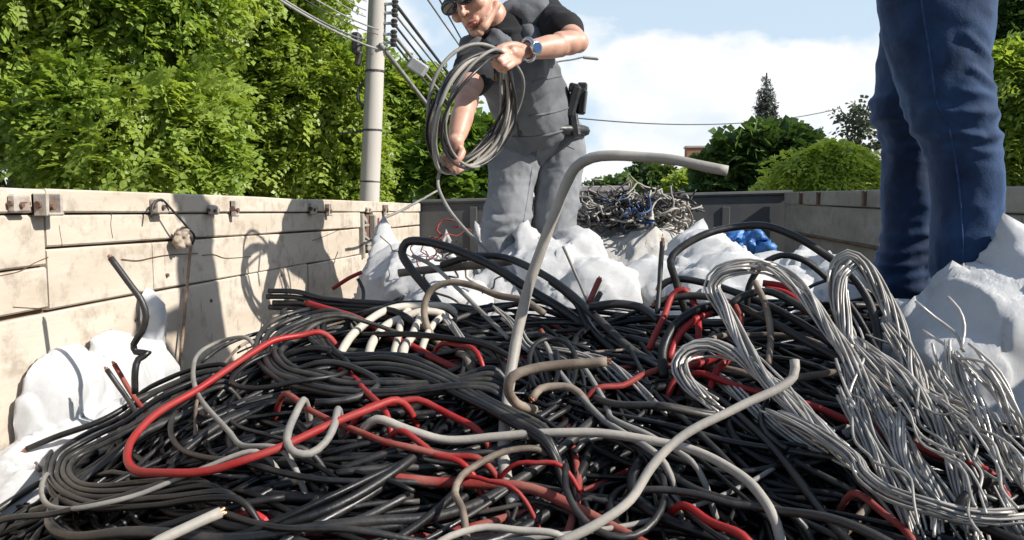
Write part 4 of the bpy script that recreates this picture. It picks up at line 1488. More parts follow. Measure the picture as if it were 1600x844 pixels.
for k, (pts, w, lab) in enumerate((
        ([(447, 617), (490, 644), (551, 673), (601, 691), (652, 702), (702, 713), (745, 716)], 13, 'red cable running right from the pale U tube to the conduit'),
        ([(576, 637), (616, 630), (652, 626), (680, 637), (709, 651), (745, 672)], 14, 'red cable humped just left of the conduit'),
        ([(625, 672), (659, 693), (684, 712), (720, 722)], 12, 'short red cable under the pale sweeping one'),
        ([(535, 575), (555, 592), (568, 608), (600, 640)], 12, 'red cable showing between the charcoal cables'),
        ([(935, 607), (973, 603), (1001, 587), (1052, 571), (1090, 560)], 12, 'red cable right of the brown hook'),
        ([(1070, 578), (1105, 566), (1139, 557), (1120, 580)], 13, 'red cable bent sharply below the aluminium loop'),
        ([(1090, 585), (1124, 594), (1160, 606), (1200, 616), (1265, 634), (1319, 655), (1368, 671)], 13, 'red cable running behind the kinked pale cable into the aluminium'),
        ([(1014, 545, 1.5), (1036, 497, 1.56), (1052, 462, 1.6), (1068, 453, 1.6), (1081, 467, 1.6), (1089, 497, 1.56), (1093, 535, 1.5)], 12, 'red cable in an upright hairpin by the grey stick'),
        ([(1120, 470, 1.56), (1150, 480, 1.54), (1158, 505, 1.52), (1150, 530, 1.5)], 13, 'red cable curled in the shade of the aluminium loop'),
        ([(1192, 443, 1.66), (1221, 447, 1.65), (1249, 461, 1.62), (1264, 480, 1.6)], 13, 'frayed red cable lying on the sack inside the black arcs'),
        ([(1195, 452, 1.64), (1225, 458, 1.62), (1246, 472, 1.6), (1258, 490, 1.58)], 12, 'second frayed red cable on the sack inside the black arcs'),
        ([(1420, 690), (1455, 708), (1500, 722), (1540, 735)], 13, 'red cable glimpsed between the aluminium bundles'),
        ([(1340, 770), (1380, 800), (1420, 835)], 14, 'red cable glimpsed under the lowest aluminium bundle'),
        ([(1070, 790), (1110, 815), (1160, 838)], 16, 'dull red cable in the deep shade at the bottom edge'),
        ([(735, 745), (765, 752), (800, 760)], 9, 'short red cable behind the foot of the conduit'),
        ([(810, 722), (840, 722), (868, 724)], 10, 'small red cable end right of the conduit\'s foot'),
        ([(845, 515, 1.64), (852, 530, 1.62), (850, 555, 1.58)], 10, 'red cable standing up right of the conduit'),
        ([(690, 538), (715, 540), (740, 545)], 10, 'bright red cable end inside the brown C'))):
    hero('red_cable', lab, pts, w, K_red if k % 4 else K_redd, lift=.028)
for k, (pts, w, m, lab) in enumerate((
        ([(1035, 378, 1.62), (1032, 420, 1.62), (1028, 490, 1.58)], 8, K_char, 'upright dark grey stick-like cable end right of centre'),
        ([(937, 437, 1.8), (918, 478, 1.76)], 11, K_redd, 'short red stub sticking up behind the conduit'),
        ([(938, 458, 1.75), (924, 484, 1.72)], 9, K_black, 'short black stub beside the red one'),
        ([(722, 794), (711, 770), (720, 745), (745, 727), (785, 708), (840, 700)], 12, K_brown, 'brown cable rising in a hook at the conduit\'s foot'),
        ([(688, 846), (724, 830), (760, 823), (800, 826), (870, 832)], 12, K_light, 'pale grey cable along the bottom edge'),
        ([(1000, 766), (1080, 770), (1150, 788), (1230, 800)], 12, K_char, 'dark cable running right from the S-shaped pale one'),
        ([(905, 568), (933, 605), (950, 640), (955, 652), (1016, 682), (1080, 720)], 9, K_grey, 'grey cable dropping from the brown hook'),
        ([(850, 535), (872, 580), (905, 620), (937, 651), (973, 676), (1030, 715)], 10, K_grey, 'grey cable curving down right of the conduit'),
        ([(832, 622), (845, 606), (884, 604), (905, 615)], 13, K_brown, 'short brown cable stub beside the hook'),
        ([(1228, 596), (1285, 586), (1331, 582), (1380, 600)], 12, K_brown, 'flat brown cable running into the aluminium bundles'),
        ([(560, 435, 2.0), (568, 450, 2.0), (566, 472, 1.95)], 6, K_black, 'thin black wire hooked up in front of the shaded sack'),
        ([(520, 452, 2.05), (548, 434, 2.05), (566, 426, 2.05)], 8, K_red, 'red wire strand pointing at the shaded sack'),
        ([(1180, 440, 1.55), (1195, 470, 1.52), (1203, 520, 1.47), (1200, 570, 1.4)], 10, K_brown, 'brown cable dropping under the aluminium loop'),
        ([(880, 385, 1.95), (905, 440, 1.95), (930, 500, 1.8)], 5, K_grey, 'thin grey wire hanging over the bright sack by the man\'s knee'),
        ([(0, 815), (80, 803), (170, 780), (260, 752), (360, 720), (470, 700)], 11, K_black, 'black cable rising from the bottom left corner'),
        ([(0, 740, 1.3), (25, 722, 1.32), (50, 720, 1.33), (62, 735, 1.3)], 7, K_brown, 'thin brown cable curled on the sack at the left edge'),
        ([(920, 480, 1.7), (960, 475, 1.7), (1000, 480, 1.68), (1030, 500, 1.62)], 14, K_black, 'thick crumpled black sheath on the crest right of the conduit'),
        ([(860, 440, 1.85), (900, 470, 1.8), (920, 510, 1.72), (960, 550, 1.62)], 15, K_jet, 'torn black sheath strip on the crest right of the conduit'))):
    hero('cable_end' if k in (0, 1, 2) else 'loose_cable', lab, pts, w, m, lift=.03, ends='a' if k in (0, 1, 8) else '')

# red bracket in the foreground
c = P(388, 832, 1.02)
b = MB()
ring = [c + Vector((.032 * math.cos(a), .0, .026 * math.sin(a))) for a in np.linspace(0, 2 * math.pi, 17)]
b.tube(ring, .008, 8)
b.box(c + Vector((.0, .012, -.03)), (.075, .02, .03), bev=.004)
tag(b.build('plastic_bracket', mat('red_plastic', (.42, .012, .014), (.3, .02, .02), 20, .35)), 'broken red plastic bracket with a round hole at the bottom left edge', 'bracket')

# --- aluminium conductors
AN = [0]


def bundle(label, pts, w, strands=9, lift=.03, twist=13.0, loose=.30, m=None, wire_px=4.3):
    AN[0] += 1
    c, d = resolve(pts, lift)
    p = catmull(c, .014)
    p = p + .0065 * np.stack([vnoise(p + AN[0] * 2.1, 8, 51 + q) for q in range(3)], 1)
    t, u, w_ = frames(p)
    L = np.concatenate([[0], np.cumsum(np.linalg.norm(np.diff(p, axis=0), axis=1))])
    R0 = w / 2 * d / FPX
    rs = wire_px / 2 * d / FPX
    b = MB()
    strands = int(strands * 1.75)
    for k in range(strands):
        a0 = 2 * math.pi * k / strands + random.random() * .6
        tw = twist * (1 + .12 * random.uniform(-1, 1))
        rad = R0 * (.30 if k % 3 == 0 else .74) * (1.9 if random.random() < .13 else 1)
        flare = 1 + loose * (1 + fbm(np.stack([L * 3, L * 0 + k, L * 0 + AN[0]], 1), 1.7, 3, 2)) * np.where(L > 0, 1, 1)
        a = a0 + tw * L + .5 * vnoise(np.stack([L * 4, L * 0 + k * 3, L * 0], 1), 1, 7)
        q = p + (u * np.cos(a)[:, None] + w_ * np.sin(a)[:, None]) * (rad * flare)[:, None]
        i0, i1 = random.randint(0, 3), len(q) - random.randint(0, 4)
        b.tube(q[i0:i1], rs, 6)
    o = b.build('aluminium_conductor', m or (K_alu if AN[0] % 3 else K_alu2), smooth=True)
    return tag(o, label, 'aluminium wire', 'bare aluminium conductors on the right')


bundle('left limb of aluminium conductor arching down behind the kinked pale cable', [(1210, 417, 1.5), (1170, 412, 1.5), (1130, 424, 1.5), (1116, 447, 1.5), (1132, 484, 1.47), (1155, 530, 1.42), (1190, 580, 1.33), (1240, 635, 1.24), (1300, 690, 1.16), (1350, 735, 1.1)], 20, 8)
bundle('aluminium conductor falling to the right from the top of the arch', [(1150, 414, 1.51), (1200, 420, 1.5), (1245, 450, 1.47), (1285, 495, 1.42), (1325, 555, 1.34), (1375, 630, 1.25), (1430, 710, 1.15), (1490, 800, 1.06), (1530, 850, 1.0)], 22, 9)
bundle('aluminium conductor in the tallest arch beside the jeans', [(1318, 520, 1.45), (1306, 460, 1.47), (1308, 418, 1.48), (1326, 404, 1.48), (1350, 418, 1.47), (1372, 455, 1.44), (1400, 520, 1.38), (1440, 605, 1.28), (1490, 690, 1.18), (1560, 790, 1.08), (1610, 850, 1.02)], 22, 9)
bundle('inner limb of the tallest aluminium arch dropping steeply', [(1335, 410, 1.46), (1318, 430, 1.46), (1320, 500, 1.42), (1335, 580, 1.33), (1352, 650, 1.24), (1395, 720, 1.15), (1450, 800, 1.06), (1470, 850, 1.0)], 24, 9)
bundle('aluminium conductor curled in a small loop beside the red hairpin', [(1120, 640, 1.28), (1075, 600, 1.36), (1060, 570, 1.4), (1072, 548, 1.42), (1105, 538, 1.42), (1150, 552, 1.4), (1195, 590, 1.34), (1245, 640, 1.25), (1310, 700, 1.16)], 19, 8)
bundle('lowest aluminium conductor sweeping out at the bottom right edge', [(1195, 640), (1270, 672), (1335, 712), (1355, 745), (1395, 775), (1450, 790), (1530, 805), (1620, 798)], 22, 9, lift=.06, twist=5)
bundle('aluminium conductor fanning from below the tallest arch to the right edge', [(1320, 520, 1.4), (1380, 575, 1.33), (1450, 625, 1.26), (1520, 655, 1.2), (1570, 715, 1.14), (1620, 760, 1.1)], 22, 9, lift=.06)
bundle('aluminium conductor crossing over the fan just below the white sack', [(1345, 540, 1.36), (1420, 600, 1.28), (1475, 690, 1.17), (1515, 790, 1.06), (1530, 850, 1.0)], 24, 9, lift=.07)
bundle('aluminium conductor running along the edge of the white sack', [(1380, 510, 1.38), (1430, 570, 1.32), (1470, 650, 1.24), (1520, 740, 1.14), (1590, 830, 1.04)], 20, 8, lift=.06)
bundle('frayed aluminium conductor hanging down the front of the white sack', [(1490, 530, 1.2), (1500, 580, 1.18), (1530, 640, 1.14), (1565, 710, 1.09), (1610, 790, 1.02)], 20, 8, loose=.6)
bundle('outermost aluminium conductor at the right edge', [(1500, 545, 1.18), (1545, 590, 1.15), (1580, 650, 1.12), (1625, 720, 1.06)], 14, 6, loose=.8)
bundle('aluminium conductor dropping straight among the red cables at the bottom right', [(1310, 600, 1.28), (1340, 660, 1.2), (1375, 730, 1.12), (1420, 800, 1.04), (1440, 850, 1.0)], 20, 8)
bundle('short aluminium conductor buried between the straight ones', [(1400, 640, 1.2), (1405, 690, 1.15), (1425, 740, 1.1), (1470, 790, 1.05)], 17, 7)
bundle('aluminium conductor lying flat left of the kinked pale cable', [(1110, 575), (1150, 610), (1200, 650), (1260, 690), (1330, 722)], 17, 7, lift=.02)
bundle('braided grey conductor lying on the black cables right of the conduit', [(770, 480, 1.66), (800, 505, 1.62), (830, 545, 1.55), (930, 560, 1.52), (985, 600, 1.42), (1040, 650, 1.32)], 12, 6, lift=.02)
bundle('thin grey conductor twisted down from the brown C to the conduit', [(690, 490, 1.72), (715, 520, 1.66), (750, 555, 1.57), (800, 600, 1.45)], 10, 5, lift=.02, m=K_alu2)
for k, pts in enumerate(([(1430, 470, 1.25), (1460, 495, 1.24), (1490, 520, 1.22), (1505, 550, 1.19)], [(1480, 465, 1.26), (1498, 485, 1.24), (1507, 510, 1.22), (1503, 545, 1.19)],
                         [(1440, 515, 1.24), (1480, 540, 1.22), (1520, 580, 1.18), (1560, 620, 1.14)], [(1500, 560, 1.17), (1540, 565, 1.15), (1575, 610, 1.12), (1600, 660, 1.1)],
                         [(1525, 545, 1.18), (1560, 600, 1.15), (1580, 640, 1.12), (1605, 665, 1.1)], [(1340, 640, 1.2), (1318, 600, 1.25), (1305, 560, 1.3)])):
    hero('aluminium_wire', ('loose aluminium wire pointing up left in front of the white sack', 'curved loose aluminium wire standing in front of the white sack', 'long loose aluminium wire crossing low over the white sack',
                            'loose aluminium wire bowed out towards the right edge', 'loose aluminium wire leaving the frayed conductor at the right', 'loose aluminium wire end among the straight conductors')[k],
         pts, 5, K_alu, cat='aluminium wire', grp='loose aluminium wires', n=6)

ga = np.random.default_rng(77)
for k in range(16):
    x_, y_ = ga.uniform(1290, 1500), ga.uniform(520, 640)
    pts = [(x_, y_)]
    for j in range(4):
        x_ += ga.uniform(10, 55); y_ += ga.uniform(20, 75)
        pts.append((min(x_, 1600), min(y_, 838)))
    hero('aluminium_wire', 'loose bent aluminium wire sprung out of the bundles at the lower right', pts, ga.uniform(3.6, 5), K_alu if k % 2 else K_alu2, lift=ga.uniform(.05, .10),
         cat='aluminium wire', grp='wires sprung out of the aluminium bundles', n=6, wob=.012, dive=False)

# --- the rest of the heap: individual cables that nothing tells apart, by region
LB = {'loop': 'black cable coiled in a small loose loop on the heap', 'arch': 'black cable looping up out of the crest of the heap', 'thin': 'thin black wire tangled over the heap', 'left': 'black cable in the tangle on the left slope of the heap', 'front': 'black cable in the shaded tangle along the front of the heap',
      'right': 'black cable in the tangle sloping down to the right under the aluminium', 'crest': 'black cable in the tangle along the crest of the heap'}
g = np.random.default_rng(11)


def lay(pts2, off, wave):
    p = catmull([(x, y, 0) for x, y in pts2], .02)
    s = g.random() * 50
    p[:, 0] = np.clip(p[:, 0], XL + .02, XR - .02)
    ph = np.stack([p[:, 0] * 1 + s, p[:, 1], 0 * p[:, 0]], 1)
    p[:, 2] = EZ + hz(p[:, 0], p[:, 1]) + off + wave * vnoise(ph, 3.0, 21) + wave * .5 * vnoise(ph, 7.0, 22)
    return p


def family(kind):
    if kind == 'left':
        cx, cy = g.normal(-.48, .10), g.normal(1.38, .10)
        a, b_ = g.uniform(.2, .58), g.uniform(.15, .42)
        t0 = g.uniform(0, 6.28); ext = g.uniform(2.0, 5.0); rot = g.normal(.25, .25)
        th = np.linspace(t0, t0 + ext, 9)
        x, y = a * np.cos(th), b_ * np.sin(th)
        return list(zip(cx + x * math.cos(rot) - y * math.sin(rot), cy + x * math.sin(rot) + y * math.cos(rot)))
    if kind == 'front':
        x0 = g.uniform(-1.0, -.1); y0 = g.uniform(.72, 1.3); L = g.uniform(.5, 1.4); h = g.normal(.22, .42); c = g.normal(0, 1.1)
    elif kind == 'right':
        x0 = g.uniform(-.25, .75); y0 = g.uniform(1.35, 2.0); L = g.uniform(.5, 1.2); h = g.normal(-.9, .42); c = g.normal(.1, 1.1)
    else:
        x0 = g.uniform(-.85, .6); y0 = g.uniform(1.5, 2.0); L = g.uniform(.4, 1.0); h = g.normal(-.25, .5); c = g.normal(0, 1.0)
    out, x, y = [], x0, y0
    for k in range(8):
        out.append((x, y)); x += L / 7 * math.cos(h); y += L / 7 * math.sin(h); h += c * L / 7 + g.normal(0, .10)
    return out


for kind, cnt in (('left', 52), ('front', 58), ('right', 46), ('crest', 26), ('arch', 34), ('loop', 26), ('thin', 40)):
    for k in range(cnt):
        off = g.uniform(-.045, .008)
        base = kind if kind in ('left', 'front', 'right', 'crest') else ('right', 'crest', 'left', 'crest')[k % 4]
        fam = family(base)
        if kind == 'loop':                       # a slack turn and a bit
            x_, y_ = g.uniform(-.75, .75), g.uniform(1.0, 1.95); a_, b_ = g.uniform(.06, .17), g.uniform(.05, .13)
            th_ = np.linspace(0, g.uniform(4.5, 9.5), 14) + g.uniform(0, 6.28); w_ = g.uniform(-.05, .05)
            fam = [(x_ + (a_ + w_ * q / 9) * math.cos(q) + .02 * q * w_, y_ + (b_ + w_ * q / 9) * math.sin(q)) for q in th_]
        p = lay(fam, off if kind != 'loop' else g.uniform(-.01, .02), .018 if kind != 'loop' else .05)
        if kind == 'arch':
            h_ = g.uniform(.03, .10); t_ = np.linspace(0, 1, len(p))
            p[:, 2] += h_ * np.sin(np.pi * np.clip((t_ - .1) / .8, 0, 1))**1.5 - .02
        r = g.choice([.004, .0052, .0065, .0085], p=[.25, .35, .28, .12])
        if kind == 'thin': lab0 = 'thin black wire in the tangle on the ' + {'left': 'left slope', 'right': 'right slope', 'crest': 'crest'}[base] + ' of the heap'
        if kind == 'thin': r = g.choice([.0022, .003, .0036])
        u = g.random() if kind not in ('arch',) else g.random() * .93
        m, nm, lab, cat = K_black, 'black_cable', LB[kind] if kind != 'thin' else lab0, 'cable'
        if u < .5: m = K_jet
        elif u < .62: m = K_char
        elif u > .965: m, nm, lab = K_redd, 'red_cable', lab.replace('black cable', 'half-buried red cable').replace('black wire', 'red wire')
        elif u > .935: m, nm, lab = K_grey, 'grey_cable', lab.replace('black cable', 'half-buried grey cable').replace('black wire', 'grey wire')
        elif u > .905: m, nm, lab = K_brown, 'brown_cable', lab.replace('black cable', 'half-buried brown cable').replace('black wire', 'brown wire')
        tag(tube_obj(nm, p, r * (1 + .04 * vnoise(p, 25, 3)), m, n=8), lab, cat, nm.replace('_', ' ') + 's: ' + kind + ' ' + (base if kind == 'thin' else '') + ' of the heap')

for m, nm, cnt, lab in ((K_jet, 'cable_tangle', 560, 'deep tangle of black cable lengths filling the heap'), (K_char, 'wire_scraps', 90, 'short dusty scraps of wire scattered deep in the heap')):
    b = MB()
    for k in range(cnt):
        kind = ('left', 'front', 'right', 'crest')[k % 4]
        f = family(kind)
        if nm == 'wire_scraps': f = f[:3]
        b.tube(lay(f, g.uniform(-.095, -.03), .02)[::2], g.choice([.004, .0055, .007]) * (.6 if nm == 'wire_scraps' else 1), 6)
    tag(b.build(nm, m, smooth=True), lab, 'scrap', kind='stuff')

# --- tangled wire in the far sack
def curls(name, label, boxes, cnt, r, m, seed, kind='stuff'):
    q = np.random.default_rng(seed)
    b = MB()
    for k in range(cnt):
        px0, px1, py0, py1, d = boxes[q.integers(len(boxes))]
        c = np.array(P(q.uniform(px0, px1), q.uniform(py0, py1), d + q.uniform(-.15, .15)))
        pts = [c]
        v = q.normal(size=3)
        for j in range(q.integers(4, 8)):
            v = v * .55 + q.normal(size=3) * .75; v /= np.linalg.norm(v)
            pts.append(pts[-1] + v * q.uniform(.025, .065) * np.array([1, 1, .75]))
        b.tube(catmull(pts, .014), r * q.uniform(.7, 1.3), 5)
    return tag(b.build(name, m, smooth=True), label, 'wire', kind=kind)


BX = [(880, 1000, 326, 352, 3.7), (985, 1072, 328, 356, 3.7), (930, 1020, 314, 334, 3.75)]
curls('wire_tangle', 'pale tangled wire heaped in the far sack', BX, 230, .004, K_light, 3)
curls('wire_tangle', 'dark tangled wire heaped in the far sack', BX + [(960, 1020, 310, 355, 3.62)], 120, .005, K_char, 4)
curls('wire_tangle', 'blue tangled wire in the far sack', [(965, 1020, 312, 350, 3.6)], 16, .005, mat('blue_insulation', (.02, .045, .13), (.04, .085, .2), 10, .5), 5)
curls('wire_tangle', 'thin red wire scraps on the shaded sack', [(660, 700, 368, 384, 2.5)], 6, .003, K_redd, 6)
curls('wire_tangle', 'thin brown wire scraps inside the black hose loop', [(640, 720, 390, 420, 2.2), (690, 760, 385, 400, 2.3)], 10, .003, K_brown, 7)
for k, pts in enumerate(([(985, 275, 3.7), (1005, 295, 3.7), (1015, 305, 3.7), (1000, 330, 3.7)], [(965, 330, 3.6), (958, 305, 3.6), (985, 285, 3.6), (975, 320, 3.6)],
                         [(1045, 345, 3.5), (1068, 320, 3.5), (1082, 345, 3.5), (1068, 365, 3.5), (1048, 360, 3.5)])):
    hero('bent_wire', ('single pale wire sticking up above the far sack', 'looped pale wire above the far sack', 'brown wire ring hanging on the edge of the far sack')[k], pts, 3.5, K_brown, cat='wire', n=6)
# thin strand from the left side to the sack, and red cords
hero('thin_rope', 'thin grey rope stretched from the left side across to the bush', [(600, 342, 3.4), (640, 322, 3.6), (683, 298, 4.2)], 4, K_grey, cat='rope', n=6)
hero('red_string', 'thin red string hanging down beside the shaded sack', [(592, 342, 3.3), (588, 380, 3.1), (575, 410, 2.9), (568, 432, 2.75)], 3.5, K_redd, cat='string', n=6)
# ------------------------------------------------------------------ people
def skin_mat():
    m, nt, b = new_mat('skin')
    n = noise_node(nt, 22, 5, .6)
    r = ramp_node(nt, n.outputs['Fac'], [(.35, (.43, .225, .158)), (.65, (.54, .315, .232))])
    nt.links.new(r.outputs[0], b.inputs['Base Color'])
    b.inputs['Roughness'].default_value = .48
    b.inputs['Subsurface Weight'].default_value = .12
    b.inputs['Subsurface Radius'].default_value = (.012, .005, .003)
    b.inputs['Subsurface Scale'].default_value = .6
    n2 = noise_node(nt, 220, 3)
    bp = nt.nodes.new('ShaderNodeBump'); bp.inputs['Strength'].default_value = .15; bp.inputs['Distance'].default_value = .001
    nt.links.new(n2.outputs['Fac'], bp.inputs['Height']); nt.links.new(bp.outputs[0], b.inputs['Normal'])
    return m


def cloth_mat(name, c1, c2, scale=9, rough=.85, weave=500, lo=.35, hi=.65, spec=.2):
    m, nt, b = new_mat(name)
    n = noise_node(nt, scale, 6, .6)
    r = ramp_node(nt, n.outputs['Fac'], [(lo, c1), (hi, c2)])
    nt.links.new(r.outputs[0], b.inputs['Base Color'])
    b.inputs['Roughness'].default_value = rough
    b.inputs['Specular IOR Level'].default_value = spec
    b.inputs['Sheen Weight'].default_value = .05
    n2 = noise_node(nt, weave, 2)
    n3 = noise_node(nt, 34, 4)
    ad = nt.nodes.new('ShaderNodeMath'); ad.operation = 'MULTIPLY_ADD'; ad.inputs[1].default_value = 5.0
    nt.links.new(n3.outputs['Fac'], ad.inputs[0]); nt.links.new(n2.outputs['Fac'], ad.inputs[2])
    bp = nt.nodes.new('ShaderNodeBump'); bp.inputs['Strength'].default_value = .4; bp.inputs['Distance'].default_value = .0012
    nt.links.new(ad.outputs[0], bp.inputs['Height']); nt.links.new(bp.outputs[0], b.inputs['Normal'])
    return m


M_skin = skin_mat()
M_lip = mat('lips', (.38, .13, .11), (.45, .17, .14), 60, .4)
M_hair = mat('dark_hair', (.018, .013, .010), (.05, .035, .025), 90, .5, bump=.8, bscale=160)
M_denim = cloth_mat('blue_denim', (.004, .010, .033), (.020, .052, .128), 8, .8, 420, .34, .72)
M_gjean = cloth_mat('grey_denim', (.15, .157, .168), (.235, .24, .25), 6, .85)
M_vest = cloth_mat('charcoal_vest', (.078, .082, .09), (.125, .13, .14), 6, .7, spec=.35)
M_denim.node_tree.nodes['Principled BSDF'].inputs['Sheen Weight'].default_value = .35
M_denim.node_tree.nodes['Principled BSDF'].inputs['Sheen Tint'].default_value = (.45, .65, 1, 1)
M_tee = cloth_mat('black_shirt', (.010, .010, .012), (.018, .018, .021), 7, .85)
M_leather = mat('black_leather', (.012, .012, .013), (.03, .03, .03), 25, .4, bump=.4)
M_lens = mat('dark_lens', (.012, .014, .018), (.02, .022, .026), 3, .06, spec=.8)
M_frame = mat('glasses_frame', (.02, .02, .022), (.03, .03, .03), 3, .25)
M_chrome = mat('watch_steel', (.62, .62, .63), (.5, .5, .5), 12, .22, metal=.9)
M_dial = mat('watch_dial', (.015, .045, .12), (.02, .06, .15), 3, .15)
M_shoe = mat('black_shoe', (.012, .012, .013), (.03, .028, .026), 18, .5, bump=.3)


def V3(p): return np.array(tuple(p), float)


def add_head(s, c, ex, ef, eu, k=.012):
    """head about 0.23 m tall; ex to its own left, ef forward, eu up; c is mid head at eye height"""
    A = np.stack([ex, ef, eu], 1)
    rs = RS
    def T(x, y, z): return c + A @ np.array([x, y, z]) * rs
    s.ell(T(0, -.016, .042), (.074, .094, .080), A, k)
    s.ell(T(0, .018, -.030), (.063, .072, .080), A, .02)
    for sx in (-1, 1):
        s.cap(T(sx * .054, .0, -.062), .020, T(sx * .016, .066, -.098), .018, .022)     # jaw
        s.ell(T(sx * .038, .062, -.030), (.026, .024, .024), A, .02)                    # cheek
        s.cap(T(sx * .012, .088, .024), .010, T(sx * .042, .074, .026), .010, .014)     # brow
        s.ell(T(sx * .077, -.008, -.010), (.010, .021, .032), A, .006)                  # ear
        s.ell(T(sx * .032, .092, .004), (.016, .012, .011), A, .012, sub=True)           # eye socket
        s.cap(T(sx * .009, .094, -.037), .0085, T(sx * .011, .088, -.037), .008, .006)  # nostril wing
    s.cap(T(0, .086, .010), .009, T(0, .106, -.033), .0125, .012)                       # nose
    s.ell(T(0, .070, -.104), (.022, .020, .016), A, .018)                               # chin
    s.ell(T(0, .080, -.068), (.028, .014, .016), A, .014)                               # mouth mound
    return T


def head_extras(T, A, root, glasses=True):
    ex, ef, eu = A[:, 0], A[:, 1], A[:, 2]
    s = Solid(.0022)
    s.cap(T(-.020, .088, -.070), .0035, T(0, .0965, -.0635), .0055, .004)
    s.cap(T(.020, .088, -.070), .0035, T(0, .0965, -.0635), .0055, .004)
    s.cap(T(-.017, .088, -.073), .004, T(.017, .088, -.073), .004, .004)
    s.cap(T(-.012, .0935, -.0745), .005, T(.012, .0935, -.0745), .005, .004)
    link('lips', s.mesh('lips'), M_lip, root)
    for sx in (-1, 1):
        s = Solid(.003); s.ell(T(sx * .032, .078, .004), (.0125,) * 3)
        link('eye', s.mesh('eye'), mat('eye_white', (.7, .68, .64), None, 4, .2), root)
    # hair: a cap over the skull, cut away at the face
    s = Solid(.006)
    s.ell(T(0, -.020, .046), (.081, .099, .085), A, .01)
    s.ell(T(0, .125, -.035), (.14, .085, .115), A, .012, sub=True)
    s.ell(T(0, .02, -.12), (.15, .2, .10), A, .012, sub=True)
    me = s.mesh('hair'); displace(me, lambda v, n: .0035 * ridged(v, 60, 4, 2))
    link('hair', me, M_hair, root)
    if glasses:
        g = empty('sunglasses', Vector(T(0, .1, .008)), root)
        g.matrix_parent_inverse = Matrix.Translation(-world_loc(root))
        for sx in (-1, 1):
            s = Solid(.0025)
            B = np.stack([ex, ef, eu], 1) @ np.array(Matrix.Rotation(-sx * .22, 3, 'Z'))
            s.ell(T(sx * .034, .101, .004), (.0285, .0065, .021), B)
            link('lens', s.mesh('lens'), M_lens, g)
            m = MB()
            rim = [T(sx * .034 + .029 * math.cos(a), .102 - .22 * abs(.029 * math.cos(a)) * (1 if math.cos(a) * sx > 0 else -.3), .004 + .0215 * math.sin(a)) for a in np.linspace(0, 6.2832, 25)]
            m.tube(rim, .0024 * RS, 6)
            m.build('rim', M_frame, g, True)
            m = MB(); m.tube(catmull([T(sx * .063, .094, .010), T(sx * .074, .06, .010), T(sx * .080, .0, .006), T(sx * .080, -.018, -.008)], .01), .0026, 6)
            m.build('temple', M_frame, g, True)
        m = MB(); m.tube(catmull([T(-.008, .107, .008), T(0, .110, .011), T(.008, .107, .008)], .004), .0024, 6); m.build('bridge', M_frame, g, True)


# ---- the stooping man with the coil
RS = 1.10
P_real = P
def P(px, py, d): return P_real(px, py, d * RS)
root = empty('person', P(850, 590, 2.75))
tag(root, 'man in sunglasses, charcoal vest and grey jeans stooping over a coil of cable', 'person')
ex_i, up_i, to_c = V3(CAM_ROT @ Vector((1, 0, 0))), V3(CAM_ROT @ Vector((0, 1, 0))), V3(CAM_ROT @ Vector((0, 0, 1)))
# head: rolled, bowed, turned a little to the picture's left
e2 = .76 * to_c - .47 * up_i - .38 * ex_i          # where the face looks
e2 /= np.linalg.norm(e2)
e1 = .88 * ex_i + .47 * up_i + .25 * to_c
e1 -= e2 * (e1 @ e2)
e1 /= np.linalg.norm(e1)
e3 = -np.cross(e2, e1)
if e3 @ up_i < 0: e3 = -e3
HA = np.stack([e1, e2, e3], 1)
hc = V3(P(715, 5, 2.36)) - e2 * .10 * RS
sk = Solid(.0052)
TH = add_head(sk, hc, e1, e2, e3)
nb = V3(P(790, 55, 2.52))
sk.cap(TH(0, -.03, -.06), .054, nb, .060, .03)
SRj, SLj = V3(P(748, 92, 2.50)), V3(P(848, 30, 2.60))
chest, waist, hem = V3(P(804, 105, 2.53)), V3(P(838, 178, 2.66)), V3(P(840, 198, 2.70))
sk.cap(nb, .06, chest, .10, .04).cap(chest, .10, waist, .09, .04)
sk.cap(nb, .06, SLj, .05, .03).cap(nb, .06, SRj, .05, .03)
# left arm across to the top of the coil
EL, WL = V3(P(903, 66, 2.42)), V3(P(818, 80, 2.28))
sk.cap(SLj, .048, EL, .038, .02)
sk.cap(EL, .037, EL * .66 + WL * .34 + np.array([0, 0, .004]), .040, .02).cap(EL * .66 + WL * .34, .040, WL, .025, .02)
# right arm hanging down to the bottom of the coil
ER, WR = V3(P(733, 142, 2.30)), V3(P(712, 222, 2.18))
sk.cap(SRj, .046, ER, .037, .02)
sk.cap(ER, .036, ER * .64 + WR * .36, .038, .02).cap(ER * .64 + WR * .36, .038, WR, .024, .02)
# left hand: back of the hand up, thumb over the cables, fingers closed round them
kL = V3(P(793, 80, 2.235))
sk.cap(WL, .026, kL * .55 + WL * .45, .028, .015)
def pts_px(*q): return [(V3(P(a, b_, c)), r) for a, b_, c, r in q]
for f in (pts_px((812, 74, 2.25, .014), (797, 71, 2.22, .0125), (782, 75, 2.20, .0110), (770, 82, 2.195, .0095), (764, 85, 2.20, .0085)),          # thumb
          pts_px((806, 76, 2.27, .015), (791, 77, 2.215, .0125), (776, 86, 2.185, .0105), (769, 92, 2.20, .0095), (772, 97, 2.225, .0085)),          # index
          pts_px((807, 82, 2.27, .015), (793, 85, 2.21, .0125), (779, 94, 2.180, .0108), (772, 99, 2.195, .0098), (775, 104, 2.222, .0088)),
          pts_px((809, 88, 2.27, .014), (797, 93, 2.21, .0120), (785, 101, 2.182, .0103), (779, 105, 2.197, .0093), (781, 109, 2.222, .0084)),
          pts_px((811, 93, 2.27, .013), (802, 99, 2.215, .0108), (793, 106, 2.192, .0092), (788, 109, 2.205, .0084), (789, 112, 2.225, .0076))):
    sk.chain(f, .004)
sk.cap(WL, .024, V3(P(799, 84, 2.235)), .024, .012)
